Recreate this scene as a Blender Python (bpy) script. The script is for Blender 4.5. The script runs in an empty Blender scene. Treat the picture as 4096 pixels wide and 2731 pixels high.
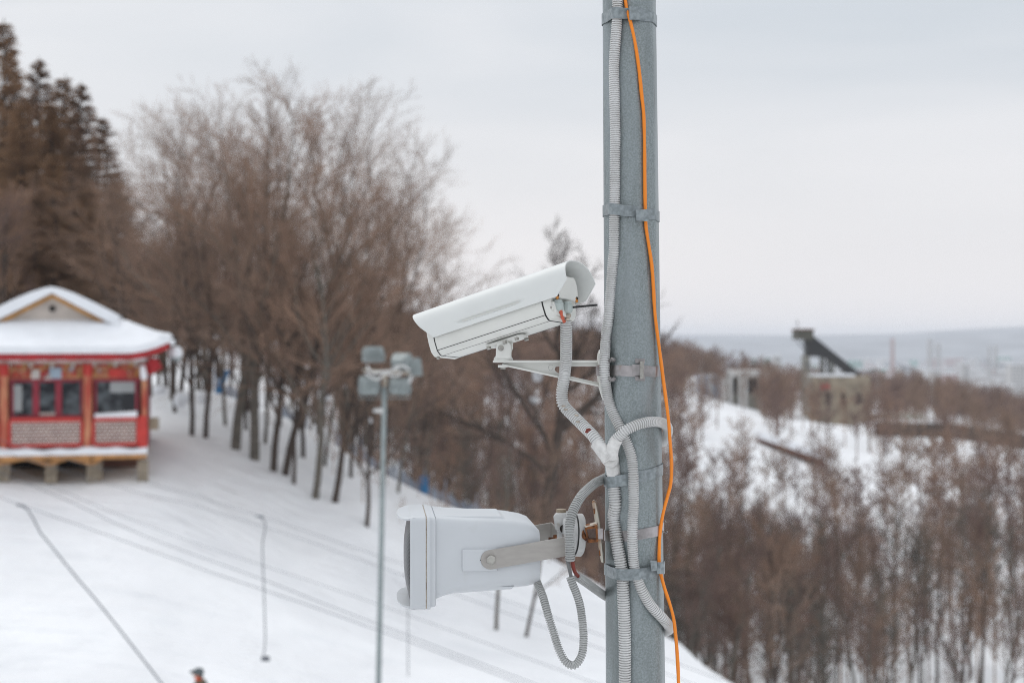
import bpy, math, random
import numpy as np
from mathutils import Vector, Matrix

random.seed(7); np.random.seed(7)
S = bpy.context.scene
COL = S.collection
F = 5689.0            # focal length in photo pixels (50 mm on 36 mm, 4096 px wide)
CX, CY = 2048.0, 1365.0

# ------------------------------------------------------------------ camera
cam = bpy.data.cameras.new('camera'); cam.lens = 50; cam.sensor_width = 36
cam.clip_start = 0.05; cam.clip_end = 30000
cam.dof.use_dof = True; cam.dof.focus_distance = 3.33; cam.dof.aperture_fstop = 3.3
cam.dof.aperture_blades = 0
camo = bpy.data.objects.new('camera', cam); COL.objects.link(camo)
camo.location = (0, 0, 0); camo.rotation_euler = (math.radians(90), 0, 0)
S.camera = camo
S.render.resolution_x, S.render.resolution_y = 1024, 682
S.view_settings.view_transform = 'Standard'; S.view_settings.look = 'None'
S.view_settings.gamma = 1; S.view_settings.exposure = 0.20; S.view_settings.use_curve_mapping = False

# ------------------------------------------------------------------ overcast sky
W = bpy.data.worlds.new('World'); S.world = W; W.use_nodes = True
nt = W.node_tree; N = nt.nodes; Lk = nt.links; N.clear()
out = N.new('ShaderNodeOutputWorld')
sky = N.new('ShaderNodeTexSky'); sky.sky_type = 'NISHITA'; sky.sun_disc = False
SUN_EL, SUN_AZ = math.radians(48), math.radians(-35)      # azimuth clockwise from +Y
sky.sun_elevation = SUN_EL; sky.sun_rotation = SUN_AZ; sky.air_density = 1.5; sky.dust_density = 3
bg1 = N.new('ShaderNodeBackground'); bg1.inputs[1].default_value = 0.06
Lk.new(sky.outputs[0], bg1.inputs[0])
tc = N.new('ShaderNodeTexCoord'); sep = N.new('ShaderNodeSeparateXYZ'); Lk.new(tc.outputs['Generated'], sep.inputs[0])
mp = N.new('ShaderNodeMapping'); mp.inputs['Scale'].default_value = (1.6, 1.6, 7.0)
mp.inputs['Rotation'].default_value = (0.0, 0.12, 0.3)
Lk.new(tc.outputs['Generated'], mp.inputs[0])
nz = N.new('ShaderNodeTexNoise'); nz.inputs['Scale'].default_value = 1.7; nz.inputs['Detail'].default_value = 5
nz.inputs['Roughness'].default_value = 0.45; nz.inputs['Distortion'].default_value = 0.35
Lk.new(mp.outputs[0], nz.inputs[0])
cr = N.new('ShaderNodeValToRGB'); e = cr.color_ramp.elements
e[0].position = 0.33; e[0].color = (0.590, 0.630, 0.680, 1)
e[1].position = 0.66; e[1].color = (0.720, 0.735, 0.768, 1)
Lk.new(nz.outputs[0], cr.inputs[0])
hz = N.new('ShaderNodeMapRange'); hz.inputs[1].default_value = 0.0; hz.inputs[2].default_value = 0.22
hz.inputs[3].default_value = 0.85; hz.inputs[4].default_value = 0.0; hz.interpolation_type = 'SMOOTHSTEP'
Lk.new(sep.outputs[2], hz.inputs[0])
mx = N.new('ShaderNodeMix'); mx.data_type = 'RGBA'; mx.inputs[7].default_value = (0.83, 0.80, 0.805, 1)
Lk.new(hz.outputs[0], mx.inputs[0]); Lk.new(cr.outputs[0], mx.inputs[6])
bg2 = N.new('ShaderNodeBackground')
zen = N.new('ShaderNodeMapRange'); zen.inputs[1].default_value = 0.22; zen.inputs[2].default_value = 1.0      # overcast: brighter overhead
zen.inputs[3].default_value = 1.0; zen.inputs[4].default_value = 1.75; Lk.new(sep.outputs[2], zen.inputs[0]); Lk.new(zen.outputs[0], bg2.inputs[1])
Lk.new(mx.outputs[2], bg2.inputs[0])
ms = N.new('ShaderNodeMixShader'); ms.inputs[0].default_value = 0.93
Lk.new(bg1.outputs[0], ms.inputs[1]); Lk.new(bg2.outputs[0], ms.inputs[2]); Lk.new(ms.outputs[0], out.inputs[0])

sun = bpy.data.lights.new('sun', 'SUN'); sun.energy = 0.55; sun.angle = math.radians(25); sun.color = (1, 0.97, 0.93)
suno = bpy.data.objects.new('sun', sun); COL.objects.link(suno)
sd = Vector((math.sin(SUN_AZ) * math.cos(SUN_EL), math.cos(SUN_AZ) * math.cos(SUN_EL), math.sin(SUN_EL)))
suno.rotation_euler = (-sd).to_track_quat('-Z', 'Y').to_euler(); suno.location = (0, 0, 30)
S.cycles.use_denoising = True; S.cycles.denoising_prefilter = 'NONE'; S.cycles.filter_width = 1.0; S.cycles.max_bounces = 6; S.cycles.diffuse_bounces = 3
S.cycles.volume_bounces = 2; S.cycles.sample_clamp_indirect = 4

# ------------------------------------------------------------------ helpers
def P(px, py, d):
    return np.array([(px - CX) / F * d, d, (CY - py) / F * d])

def tag(o, label=None, cat=None, group=None, kind=None):
    if label: o['label'] = label
    if cat: o['category'] = cat
    if group: o['group'] = group
    if kind: o['kind'] = kind
    return o

def empty(name, loc, label=None, cat=None, group=None):
    o = bpy.data.objects.new(name, None); COL.objects.link(o); o.location = loc; o.empty_display_size = 0.1
    return tag(o, label, cat, group)

class MB:
    def __init__(s): s.v = []; s.f = []; s.m = []
    def add(s, vs, fs, mi=0):
        b = len(s.v); s.v.extend([tuple(map(float, p)) for p in vs])
        s.f.extend([tuple(b + i for i in f) for f in fs]); s.m.extend([mi] * len(fs)); return s
    def box(s, c, size, rot=None, mi=0):
        c = np.array(c, float); h = np.array(size, float) / 2
        vs = np.array([[x, y, z] for x in (-1, 1) for y in (-1, 1) for z in (-1, 1)]) * h
        if rot is not None: vs = vs @ np.array(rot).T
        s.add(vs + c, [(0, 1, 3, 2), (4, 6, 7, 5), (0, 4, 5, 1), (2, 3, 7, 6), (0, 2, 6, 4), (1, 5, 7, 3)], mi); return s
    def beam(s, a, b, w, h, up=(0, 0, 1), mi=0):
        a = np.array(a, float); b = np.array(b, float); d = b - a; L = np.linalg.norm(d); x = d / L
        y = np.cross(up, x); y /= np.linalg.norm(y); z = np.cross(x, y)
        return s.box((a + b) / 2, (L, w, h), np.stack([x, y, z], 1), mi)
    def loft(s, rings, cap=True, closed=True, mi=0):
        n = len(rings[0]); vs = [p for r in rings for p in r]; fs = []
        for i in range(len(rings) - 1):
            for j in range(n if closed else n - 1):
                k = (j + 1) % n; fs.append((i * n + j, i * n + k, (i + 1) * n + k, (i + 1) * n + j))
        if cap:
            fs.append(tuple(range(n))[::-1]); fs.append(tuple((len(rings) - 1) * n + j for j in range(n)))
        return s.add(vs, fs, mi)
    def tube(s, path, r, n=8, cap=True, mi=0):
        path = [np.array(p, float) for p in path]
        rs = r if hasattr(r, '__len__') else [r] * len(path)
        return s.loft(frames_rings(path, rs, n), cap, mi=mi)
    def cyl(s, a, b, r, n=16, r2=None, mi=0):
        return s.tube([a, b], [r, r if r2 is None else r2], n, mi=mi)
    def prism(s, poly, o, ax, ay, az, t, mi=0):
        o, ax, ay, az = (np.array(q, float) for q in (o, ax, ay, az))
        r0 = [o + ax * p[0] + ay * p[1] for p in poly]; r1 = [p + az * t for p in r0]
        return s.loft([r0, r1], mi=mi)
    def ball(s, c, r, n=10, sc=(1, 1, 1), mi=0):
        c = np.array(c, float); rings = []
        for i in range(1, n):
            a = math.pi * i / n
            rings.append([c + np.array([math.sin(a) * math.cos(t) * sc[0], math.sin(a) * math.sin(t) * sc[1], math.cos(a) * sc[2]]) * r
                          for t in np.linspace(0, 2 * math.pi, 2 * n, endpoint=False)])
        return s.loft(rings, mi=mi)
    def build(s, name, mats, parent=None, smooth=True, angle=35, bevel=0, loc=None):
        me = bpy.data.meshes.new(name); me.from_pydata(s.v, [], s.f)
        if not isinstance(mats, (list, tuple)): mats = [mats]
        for m in mats: me.materials.append(m)
        if len(mats) > 1: me.polygons.foreach_set('material_index', s.m)
        if smooth:
            me.polygons.foreach_set('use_smooth', [True] * len(me.polygons))
            me.update()
            try: me.set_sharp_from_angle(angle=math.radians(angle))
            except Exception: pass
        me.update()
        o = bpy.data.objects.new(name, me); COL.objects.link(o)
        if parent is not None:
            o.parent = parent; o.matrix_parent_inverse = Matrix.Translation(parent.location).inverted()
        if bevel:
            b = o.modifiers.new('bevel', 'BEVEL'); b.width = bevel; b.segments = 2; b.limit_method = 'ANGLE'; b.angle_limit = math.radians(40)
            b.harden_normals = False
        return o

def frames_rings(path, rs, n):
    P_ = np.array(path); T = np.zeros_like(P_)
    T[1:-1] = P_[2:] - P_[:-2]; T[0] = P_[1] - P_[0]; T[-1] = P_[-1] - P_[-2]
    T /= np.linalg.norm(T, axis=1)[:, None] + 1e-12
    u = np.cross(T[0], [0.31, 0.22, 0.93]); u /= np.linalg.norm(u); rings = []
    ang = np.linspace(0, 2 * math.pi, n, endpoint=False)
    for p, t, r in zip(P_, T, rs):
        u = u - t * np.dot(u, t); u /= np.linalg.norm(u); w = np.cross(t, u)
        rings.append([p + r * (math.cos(a) * u + math.sin(a) * w) for a in ang])
    return rings

def resample(pts, step):
    """Catmull-Rom through pts, resampled at even arc length."""
    p = np.array(pts, float); q = np.vstack([2 * p[0] - p[1], p, 2 * p[-1] - p[-2]]); o = []
    for i in range(1, len(q) - 2):
        p0, p1, p2, p3 = q[i - 1:i + 3]
        for t in np.linspace(0, 1, 12, endpoint=False):
            o.append(0.5 * (2 * p1 + (p2 - p0) * t + (2 * p0 - 5 * p1 + 4 * p2 - p3) * t * t + (-p0 + 3 * p1 - 3 * p2 + p3) * t ** 3))
    o.append(p[-1]); o = np.array(o)
    L = np.concatenate([[0], np.cumsum(np.linalg.norm(np.diff(o, axis=0), axis=1))])
    s = np.arange(0, L[-1], step)
    return np.stack([np.interp(s, L, o[:, k]) for k in range(3)], 1)

def mat(name, col, rough=0.6, metal=0.0, spread=0.15, scale=20.0, bump=0.0, bscale=None, col2=None, stretch=(1, 1, 1), spec=0.5,
        pos=(0.35, 0.65), detail=4.0):
    m = bpy.data.materials.new(name); m.use_nodes = True; n = m.node_tree.nodes; l = m.node_tree.links
    b = n['Principled BSDF']; b.inputs['Roughness'].default_value = rough; b.inputs['Metallic'].default_value = metal
    b.inputs['Specular IOR Level'].default_value = spec
    t = n.new('ShaderNodeTexCoord'); mpn = n.new('ShaderNodeMapping'); mpn.inputs['Scale'].default_value = stretch
    l.new(t.outputs['Object'], mpn.inputs[0])
    z = n.new('ShaderNodeTexNoise'); z.inputs['Scale'].default_value = scale; z.inputs['Detail'].default_value = detail
    l.new(mpn.outputs[0], z.inputs[0]); r = n.new('ShaderNodeValToRGB'); l.new(z.outputs[0], r.inputs[0])
    r.color_ramp.elements[0].position, r.color_ramp.elements[1].position = pos
    c1 = tuple(c * (1 - spread) for c in col); c2 = col2 or tuple(min(1, c * (1 + spread)) for c in col)
    r.color_ramp.elements[0].color = (*c1, 1); r.color_ramp.elements[1].color = (*c2, 1)
    l.new(r.outputs[0], b.inputs['Base Color'])
    if bump:
        z2 = n.new('ShaderNodeTexNoise'); z2.inputs['Scale'].default_value = bscale or scale * 3; z2.inputs['Detail'].default_value = 3
        l.new(mpn.outputs[0], z2.inputs[0]); bp = n.new('ShaderNodeBump'); bp.inputs['Strength'].default_value = bump
        bp.inputs['Distance'].default_value = 0.002
        l.new(z2.outputs[0], bp.inputs['Height']); l.new(bp.outputs[0], b.inputs['Normal'])
    m['ramp'] = r.name
    return m

def overlay(m, col, scale, lo, hi, stretch=(1, 1, 1), amount=1.0, detail=5.0):
    """Stains or dirt of their own shape laid over a material's colour."""
    n = m.node_tree.nodes; l = m.node_tree.links; b = n['Principled BSDF']
    src = b.inputs['Base Color'].links[0].from_socket
    t = n.new('ShaderNodeTexCoord'); mpn = n.new('ShaderNodeMapping'); mpn.inputs['Scale'].default_value = stretch
    l.new(t.outputs['Object'], mpn.inputs[0]); z = n.new('ShaderNodeTexNoise'); z.inputs['Scale'].default_value = scale
    z.inputs['Detail'].default_value = detail; l.new(mpn.outputs[0], z.inputs[0])
    mr = n.new('ShaderNodeMapRange'); mr.inputs[1].default_value = lo; mr.inputs[2].default_value = hi; mr.inputs[4].default_value = amount
    l.new(z.outputs[0], mr.inputs[0]); x = n.new('ShaderNodeMix'); x.data_type = 'RGBA'; x.inputs[7].default_value = (*col, 1)
    l.new(mr.outputs[0], x.inputs[0]); l.new(src, x.inputs[6]); l.new(x.outputs[2], b.inputs['Base Color'])
    return m

# ------------------------------------------------------------------ materials
M = {}
M['snow'] = mat('snow', (0.83, 0.835, 0.845), 0.75, 0, 0.04, 0.25, 0.0, col2=(0.88, 0.885, 0.89), spec=0.2)
overlay(M['snow'], (0.66, 0.68, 0.70), 0.9, 0.56, 0.80, (0.5, 1.0, 1.0), 0.45)
def snow_relief(m):
    n = m.node_tree.nodes; l = m.node_tree.links; t = n.new('ShaderNodeTexCoord')
    a = n.new('ShaderNodeTexNoise'); a.inputs['Scale'].default_value = 0.9; a.inputs['Detail'].default_value = 6; a.inputs['Roughness'].default_value = 0.6; l.new(t.outputs['Object'], a.inputs[0])
    mp = n.new('ShaderNodeMapping'); mp.inputs['Rotation'].default_value = (0, 0, 0.5); mp.inputs['Scale'].default_value = (0.12, 1.6, 1); l.new(t.outputs['Object'], mp.inputs[0])
    c = n.new('ShaderNodeTexNoise'); c.inputs['Scale'].default_value = 1.4; c.inputs['Detail'].default_value = 4; l.new(mp.outputs[0], c.inputs[0])
    ad = n.new('ShaderNodeMath'); ad.operation = 'ADD'; l.new(a.outputs[0], ad.inputs[0]); l.new(c.outputs[0], ad.inputs[1])
    b = n.new('ShaderNodeBump'); b.inputs['Strength'].default_value = 1.0; b.inputs['Distance'].default_value = 0.24; l.new(ad.outputs[0], b.inputs['Height']); l.new(b.outputs[0], n['Principled BSDF'].inputs['Normal'])
snow_relief(M['snow'])
def plain_cover(m):
    n = m.node_tree.nodes; l = m.node_tree.links; b = n['Principled BSDF']; src = b.inputs['Base Color'].links[0].from_socket
    t = n.new('ShaderNodeTexCoord'); ln = n.new('ShaderNodeVectorMath'); ln.operation = 'LENGTH'; l.new(t.outputs['Object'], ln.inputs[0])
    far = n.new('ShaderNodeMapRange'); far.inputs[1].default_value = 520; far.inputs[2].default_value = 800; l.new(ln.outputs['Value'], far.inputs[0])
    z = n.new('ShaderNodeTexNoise'); z.inputs['Scale'].default_value = 0.006; z.inputs['Detail'].default_value = 7; l.new(t.outputs['Object'], z.inputs[0])
    r = n.new('ShaderNodeMapRange'); r.inputs[1].default_value = 0.44; r.inputs[2].default_value = 0.60; r.inputs[3].default_value = .95; r.inputs[4].default_value = .15; l.new(z.outputs[0], r.inputs[0])
    mu = n.new('ShaderNodeMath'); mu.operation = 'MULTIPLY'; l.new(far.outputs[0], mu.inputs[0]); l.new(r.outputs[0], mu.inputs[1])
    x = n.new('ShaderNodeMix'); x.data_type = 'RGBA'; x.inputs[7].default_value = (0.12, 0.115, 0.12, 1); l.new(mu.outputs[0], x.inputs[0]); l.new(src, x.inputs[6]); l.new(x.outputs[2], b.inputs['Base Color'])
plain_cover(M['snow'])
M['snow_cap'] = mat('snow_cap', (0.80, 0.815, 0.84), 0.75, 0, 0.03, 2, spec=0.2)
M['galv'] = mat('galvanised_pole_steel', (0.205, 0.235, 0.235), 0.40, 0.5, 0.05, 260, 0.05, 300, col2=(0.29, 0.325, 0.33))
overlay(M['galv'], (0.155, 0.172, 0.172), 9, 0.50, 0.70, (2.4, 2.4, 0.28), 0.6)
overlay(M['galv'], (0.31, 0.345, 0.36), 7, 0.48, 0.72, (1.7, 1.7, 0.4), 0.7)
overlay(M['galv'], (0.07, 0.07, 0.065), 60, 0.70, 0.76, (1.3, 1.3, 0.35), 0.7)
overlay(M['galv'], (0.06, 0.06, 0.055), 26, 0.665, 0.73, (2.0, 2.0, 0.16), 0.75)
M['strap'] = mat('galvanised_strap', (0.22, 0.25, 0.26), 0.42, 0.5, 0.15, 90, 0.05, 200, col2=(0.30, 0.335, 0.345))
overlay(M['strap'], (0.13, 0.14, 0.14), 40, 0.58, 0.75, (1, 1, 2), 0.4)
M['stainless'] = mat('worn_stainless_strap', (0.30, 0.285, 0.28), 0.35, 0.75, 0.2, 25, 0.04, 150, col2=(0.45, 0.42, 0.42))
overlay(M['stainless'], (0.20, 0.10, 0.05), 18, 0.63, 0.75, (2, 2, 0.6), 0.6)
M['conduit'] = mat('grey_plastic_conduit', (0.56, 0.555, 0.54), 0.5, 0, 0.08, 15, 0, col2=(0.64, 0.64, 0.63))
overlay(M['conduit'], (0.40, 0.38, 0.34), 22, 0.60, 0.78, (1, 1, 0.6), 0.5)
M['conduit_grey'] = mat('darker_grey_conduit', (0.36, 0.365, 0.355), 0.5, 0, 0.08, 15, 0, col2=(0.44, 0.445, 0.435))
M['tape'] = mat('white_tape', (0.66, 0.65, 0.63), 0.5, 0, 0.1, 60, 0.3, 60)
M['orange'] = mat('orange_cable_sheath', (0.83, 0.235, 0.012), 0.45, 0, 0.06, 10, 0.15, 30, stretch=(1, 1, 0.2))
overlay(M['orange'], (0.45, 0.13, 0.02), 50, 0.66, 0.72, (1, 1, 0.5), 0.6)
M['white_paint'] = mat('ivory_powder_coat', (0.655, 0.655, 0.615), 0.42, 0, 0.03, 12, 0.05, 900)
overlay(M['white_paint'], (0.50, 0.49, 0.45), 14, 0.58, 0.82, (1, 1, 1), 0.45)
M['shield_paint'] = mat('sunshield_powder_coat', (0.66, 0.672, 0.65), 0.45, 0, 0.02, 10, 0.06, 900)
overlay(M['shield_paint'], (0.25, 0.25, 0.24), 95, 0.79, 0.82, (1, 1, 1), 0.6, 2)
M['plastic_white'] = mat('white_speaker_plastic', (0.535, 0.555, 0.572), 0.38, 0, 0.02, 8, 0.03, 700)
overlay(M['plastic_white'], (0.40, 0.38, 0.34), 20, 0.62, 0.85, (1, 1, 0.5), 0.35)
M['black'] = mat('black_rubber', (0.012, 0.012, 0.012), 0.6, 0, 0.2, 30)
M['grille'] = mat('dark_metal_mesh', (0.035, 0.037, 0.04), 0.4, 0.6, 0.3, 30)
M['gland'] = mat('grey_green_gland_plastic', (0.40, 0.45, 0.43), 0.5, 0, 0.06, 40)
M['putty'] = mat('dried_sealant', (0.40, 0.35, 0.29), 0.9, 0, 0.3, 90, 0.8, 150)
M['red_cable'] = mat('faded_red_cable', (0.52, 0.10, 0.05), 0.5, 0, 0.15, 50)
M['dark_red_cable'] = mat('dark_red_cable', (0.16, 0.018, 0.008), 0.45, 0, 0.15, 50)
M['grey_cable'] = mat('grey_cable', (0.14, 0.14, 0.14), 0.5, 0, 0.1, 50)
M['bolt'] = mat('zinc_bolt', (0.36, 0.35, 0.32), 0.35, 0.75, 0.2, 80)
M['bracket'] = mat('brushed_steel_bracket', (0.38, 0.36, 0.335), 0.38, 0.7, 0.04, 40, 0.02, 300, stretch=(1, 1, 3))
overlay(M['bracket'], (0.27, 0.25, 0.22), 12, 0.55, 0.9, (1, 1, 1), 0.4)
M['rust'] = mat('rusty_iron', (0.10, 0.035, 0.014), 0.85, 0.1, 0.5, 90, 0.6, 200, col2=(0.27, 0.10, 0.03))
M['rust_paint'] = mat('rust_streaked_cream_paint', (0.52, 0.49, 0.42), 0.6, 0, 0.06, 40, 0.1, 300)
overlay(M['rust_paint'], (0.28, 0.11, 0.03), 28, 0.52, 0.66, (1, 1, 0.6), 0.9)
M['box_grey'] = mat('weathered_box_plastic', (0.47, 0.47, 0.46), 0.6, 0, 0.12, 40, 0.1, 200)
overlay(M['box_grey'], (0.18, 0.12, 0.07), 26, 0.58, 0.72, (1, 1, 0.7), 0.8)
M['rust_spot'] = mat('rust_bloom', (0.50, 0.20, 0.04), 0.8, 0, 0.3, 200)
M['bark'] = mat('grey_brown_bark', (0.070, 0.052, 0.042), 0.9, 0, 0.25, 6)
M['bark_grey'] = mat('pale_grey_bark', (0.13, 0.115, 0.095), 0.9, 0, 0.25, 6)
M['twig'] = mat('brown_twigs', (0.25, 0.165, 0.118), 0.9, 0, 0.25, 0.8)
M['twig2'] = mat('russet_twigs', (0.285, 0.178, 0.122), 0.9, 0, 0.25, 0.8)
M['twig3'] = mat('purple_brown_twigs', (0.185, 0.118, 0.096), 0.9, 0, 0.25, 0.8)
M['needle'] = mat('rusty_larch_twigs', (0.30, 0.17, 0.09), 0.9, 0, 0.3, 0.5, col2=(0.40, 0.24, 0.13))
M['needle2'] = mat('dark_larch_twigs', (0.26, 0.16, 0.10), 0.9, 0, 0.4, 0.5)
M['red'] = mat('red_paint', (0.34, 0.006, 0.010), 0.5, 0, 0.2, 3)
M['red_bright'] = mat('orange_red_paint', (0.52, 0.035, 0.025), 0.5, 0, 0.12, 3)
M['crimson'] = mat('crimson_frame_paint', (0.26, 0.012, 0.03), 0.5, 0, 0.15, 3)
M['peel'] = mat('peeling_column_paint', (0.46, 0.06, 0.035), 0.6, 0, 0.1, 5, col2=(0.58, 0.27, 0.14), stretch=(1, 1, 0.3))
M['cream'] = mat('cream_plaster', (0.50, 0.44, 0.39), 0.8, 0, 0.12, 2)
M['ochre'] = mat('ochre_wood', (0.50, 0.24, 0.055), 0.6, 0, 0.2, 2)
M['wood'] = mat('weathered_plank', (0.48, 0.24, 0.085), 0.7, 0, 0.25, 3)
M['stone'] = mat('pier_stone', (0.30, 0.25, 0.19), 0.9, 0, 0.3, 8, 0.4, 20)
M['dark'] = mat('void_shade_black', (0.022, 0.017, 0.015), 0.9, 0, 0.3, 2)  # near-black colour painting in the shade of voids and openings
M['lattice_back'] = mat('dull_red_board', (0.24, 0.075, 0.075), 0.7, 0, 0.2, 6)
M['lattice'] = mat('faded_lattice', (0.66, 0.56, 0.50), 0.7, 0, 0.15, 4)
M['glass'] = mat('window_glass', (0.02, 0.022, 0.028), 0.10, 0, 0.3, 2.2, col2=(0.11, 0.13, 0.14), spec=0.3, pos=(.45, .62))  # paler noise patches are painted-in reflections on the panes
M['curtain'] = mat('pale_blind', (0.34, 0.36, 0.36), 0.7, 0, 0.1, 2)
M['frieze'] = mat('painted_frieze', (0.42, 0.09, 0.05), 0.7, 0, 0.3, 4.5, col2=(0.55, 0.30, 0.13), pos=(.42, .58))
overlay(M['frieze'], (0.40, 0.50, 0.56), 2.3, 0.58, 0.63, (1, 1, 1), 0.9)
overlay(M['frieze'], (0.62, 0.58, 0.52), 5, 0.60, 0.66, (1, 1, 1), 0.7)
M['lamp_green'] = mat('grey_green_lamp_housing', (0.235, 0.265, 0.262), 0.5, 0.2, 0.15, 5)
M['mast'] = mat('galvanised_mast', (0.28, 0.32, 0.32), 0.5, 0.3, 0.1, 6)
M['blue_net'] = mat('faded_blue_net', (0.33, 0.37, 0.44), 0.9, 0, 0.3, 1.2)
M['blue_banner'] = mat('bright_blue_banner', (0.03, 0.17, 0.36), 0.6, 0, 0.15, 2)
M['concrete'] = mat('pale_concrete', (0.30, 0.285, 0.24), 0.9, 0, 0.2, 0.5)
M['concrete_y'] = mat('yellowed_concrete', (0.30, 0.25, 0.18), 0.9, 0, 0.25, 0.4)
M['tower'] = mat('olive_dark_cladding', (0.085, 0.082, 0.062), 0.8, 0, 0.2, 0.5)
M['ramp'] = mat('blackened_ramp_boards', (0.025, 0.024, 0.024), 0.8, 0, 0.2, 0.5)
M['brick_red'] = mat('red_brown_wall', (0.13, 0.06, 0.042), 0.9, 0, 0.2, 0.8)
M['tow'] = mat('steel_tow_rope', (0.13, 0.14, 0.16), 0.5, 0.3, 0.1, 5)
M['city_pale'] = mat('city_pale', (0.55, 0.54, 0.52), 0.9, 0, 0.1, 0.01)
M['city_grey'] = mat('city_grey', (0.26, 0.27, 0.28), 0.9, 0, 0.1, 0.01)
M['city_green'] = mat('city_green', (0.12, 0.30, 0.24), 0.9, 0, 0.1, 0.01)
M['city_rose'] = mat('city_rose', (0.40, 0.27, 0.25), 0.9, 0, 0.1, 0.01)
M['hill_far'] = mat('wooded_far_hill', (0.17, 0.175, 0.18), 0.95, 0, 0.25, 0.004, col2=(0.34, 0.35, 0.36))

# ------------------------------------------------------------------ terrain
CP = [  # (px, py, distance) of ground points
 # ski slope on the left
 (0,2731,35),(400,2731,35),(795,2731,36),(1300,2731,38),(1900,2731,40),(2400,2731,43),(2950,2740,48),
 (-800,2731,36),(-800,2300,42),(-800,1960,48),(-800,1800,56),
 (0,2300,41),(600,2300,42),(1200,2400,44),(1800,2560,46),(2400,2560,49),
 (0,1945,48),(300,1945,49),(620,1915,50),(900,2010,51),(1200,2170,51),(1600,2400,51),
 (0,1830,53),(300,1830,54),(600,1790,54),
 (0,1720,60),(300,1700,60),(620,1650,62),(720,1612,66),
 (767,1717,58),(939,1785,56),(1136,1876,55),(1338,2000,54),(1469,2080,53),(1700,2260,52),(1960,2440,50),(2200,2500,51),
 # far lip where the net stands
 (640,1540,80),(886,1568,74),(1050,1640,73),(1231,1717,72),(1445,1848,70),(1695,1979,68),(2000,2110,67),(2200,2240,65),(2420,2340,62),(2720,2560,54),
 # under the camera hill
 (795,3010,31),(0,3080,28),(1500,3100,31),(2400,3350,28),(3200,3600,28),(4600,3500,28),(-800,3080,28),
 (-800,3900,14),(1000,3900,14),(2400,4000,14),(4600,4000,14),
 (-800,6217,3.4),(1000,6217,3.4),(2400,6217,3.4),(4600,6217,3.4),
 (-800,13000,1.3),(1000,13000,1.3),(2400,13000,1.3),(4600,13000,1.3),
 # ravine beyond the lip
 (1300,1990,84),(1500,2060,82),(1800,2240,78),(2200,2540,74),(2500,2860,70),(3000,3100,66),(3600,3150,64),(4600,3150,64),
 (1500,2050,105),(2000,2260,108),(2600,2560,100),(3100,2750,92),(3600,2740,90),(4200,2680,92),(4600,2680,92),
 (3300,2620,97),(3800,2560,100),(4200,2500,104),
 (1000,1620,105),(1000,1530,140),(1500,1760,140),(2000,1960,145),(2600,2200,145),(3100,2330,140),(3600,2330,138),(4200,2300,140),
 # clearing and opposite hill
 (2750,1760,215),(3000,1730,225),(3500,1790,245),(3500,2020,180),(3000,2080,170),(2700,2060,165),(4000,1840,225),(4000,2060,180),(4600,1860,225),
 (2300,1680,200),(1900,1650,200),(1400,1540,190),
 (1000,1440,230),(1500,1450,260),(2000,1490,300),(2400,1490,330),(2650,1530,330),(2900,1610,330),(3150,1680,340),(3400,1700,345),(3700,1700,310),(4096,1768,300),(4600,1840,300),(3700,1610,400),(4096,1735,400),(4600,1850,400),
 (2650,1470,390),(3000,1560,400),(3400,1600,400),(1500,1440,380),(800,1400,380),
 # left hill
 (-800,1560,80),(0,1580,80),(300,1560,80),(-800,1500,110),(0,1500,110),(500,1500,110),(-800,1400,180),(0,1410,180),(600,1440,180),(-800,1370,320),(0,1370,320),
]
for px in (-800, 400, 1500, 2300, 3000, 3700, 4600):
    for d, z in ((620, -60), (800, -80), (1200, -85), (3000, -85), (12000, -85)):
        if px < 1600 and d < 900: z = -20 - (d - 500) * 0.12
        CP.append((px, CY - z / d * F, d))
cp = np.array(CP, float)
XS = np.stack([cp[:, 0] / 700.0, 3.6 * np.log(cp[:, 2])], 1)
VS = (CY - cp[:, 1]) / F * (cp[:, 2] ** 0.5)
def _k(r): return r ** 2 * np.log(r + 1e-9) * 0.02 + r
def _solve():
    n = len(XS); D = np.linalg.norm(XS[:, None] - XS[None], axis=2); K = D.copy()
    A = np.zeros((n + 3, n + 3)); A[:n, :n] = K - np.eye(n) * 0.02; A[:n, n] = 1; A[:n, n + 1:] = XS; A[n, :n] = 1; A[n + 1:, :n] = XS.T
    return np.linalg.solve(A, np.concatenate([VS, [0, 0, 0]]))
WT = _solve()
def ground(x, y):
    x = np.atleast_1d(np.asarray(x, float)); y = np.atleast_1d(np.asarray(y, float))
    az = np.arctan2(x, y); d = np.hypot(x, y) + 1e-6
    azc = np.clip(az, -0.62, 0.62)
    px = CX + F * np.tan(np.clip(azc, -0.6, 0.6)); px = np.clip(px, -900, 4700)
    dy = np.maximum(d * np.cos(np.clip(az, -0.5, 0.5)), 1.0)
    q = np.stack([px / 700.0, 3.6 * np.log(dy)], 1)
    n = len(XS); o = np.zeros(len(q))
    for i in range(0, len(q), 20000):
        D = np.linalg.norm(q[i:i + 20000, None] - XS[None], axis=2)
        o[i:i + 20000] = D @ WT[:n] + WT[n] + q[i:i + 20000] @ WT[n + 1:]
    z = o * dy ** 0.5
    z0 = np.interp(np.log(dy), np.log([1, 3, 14, 30, 60, 120, 600, 1000, 12000]), [-2.6, -2.9, -6.2, -9, -9, -14, -45, -85, -85])
    w = np.clip((np.abs(az) - 0.55) / 0.5, 0, 1); w = w * w * (3 - 2 * w)
    z = z * (1 - w) + z0 * w
    f = np.clip((d - 650) / 300, 0, 1); z = z * (1 - f) + (-85) * f
    return z
def gz(x, y): return float(ground(x, y)[0])

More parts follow.
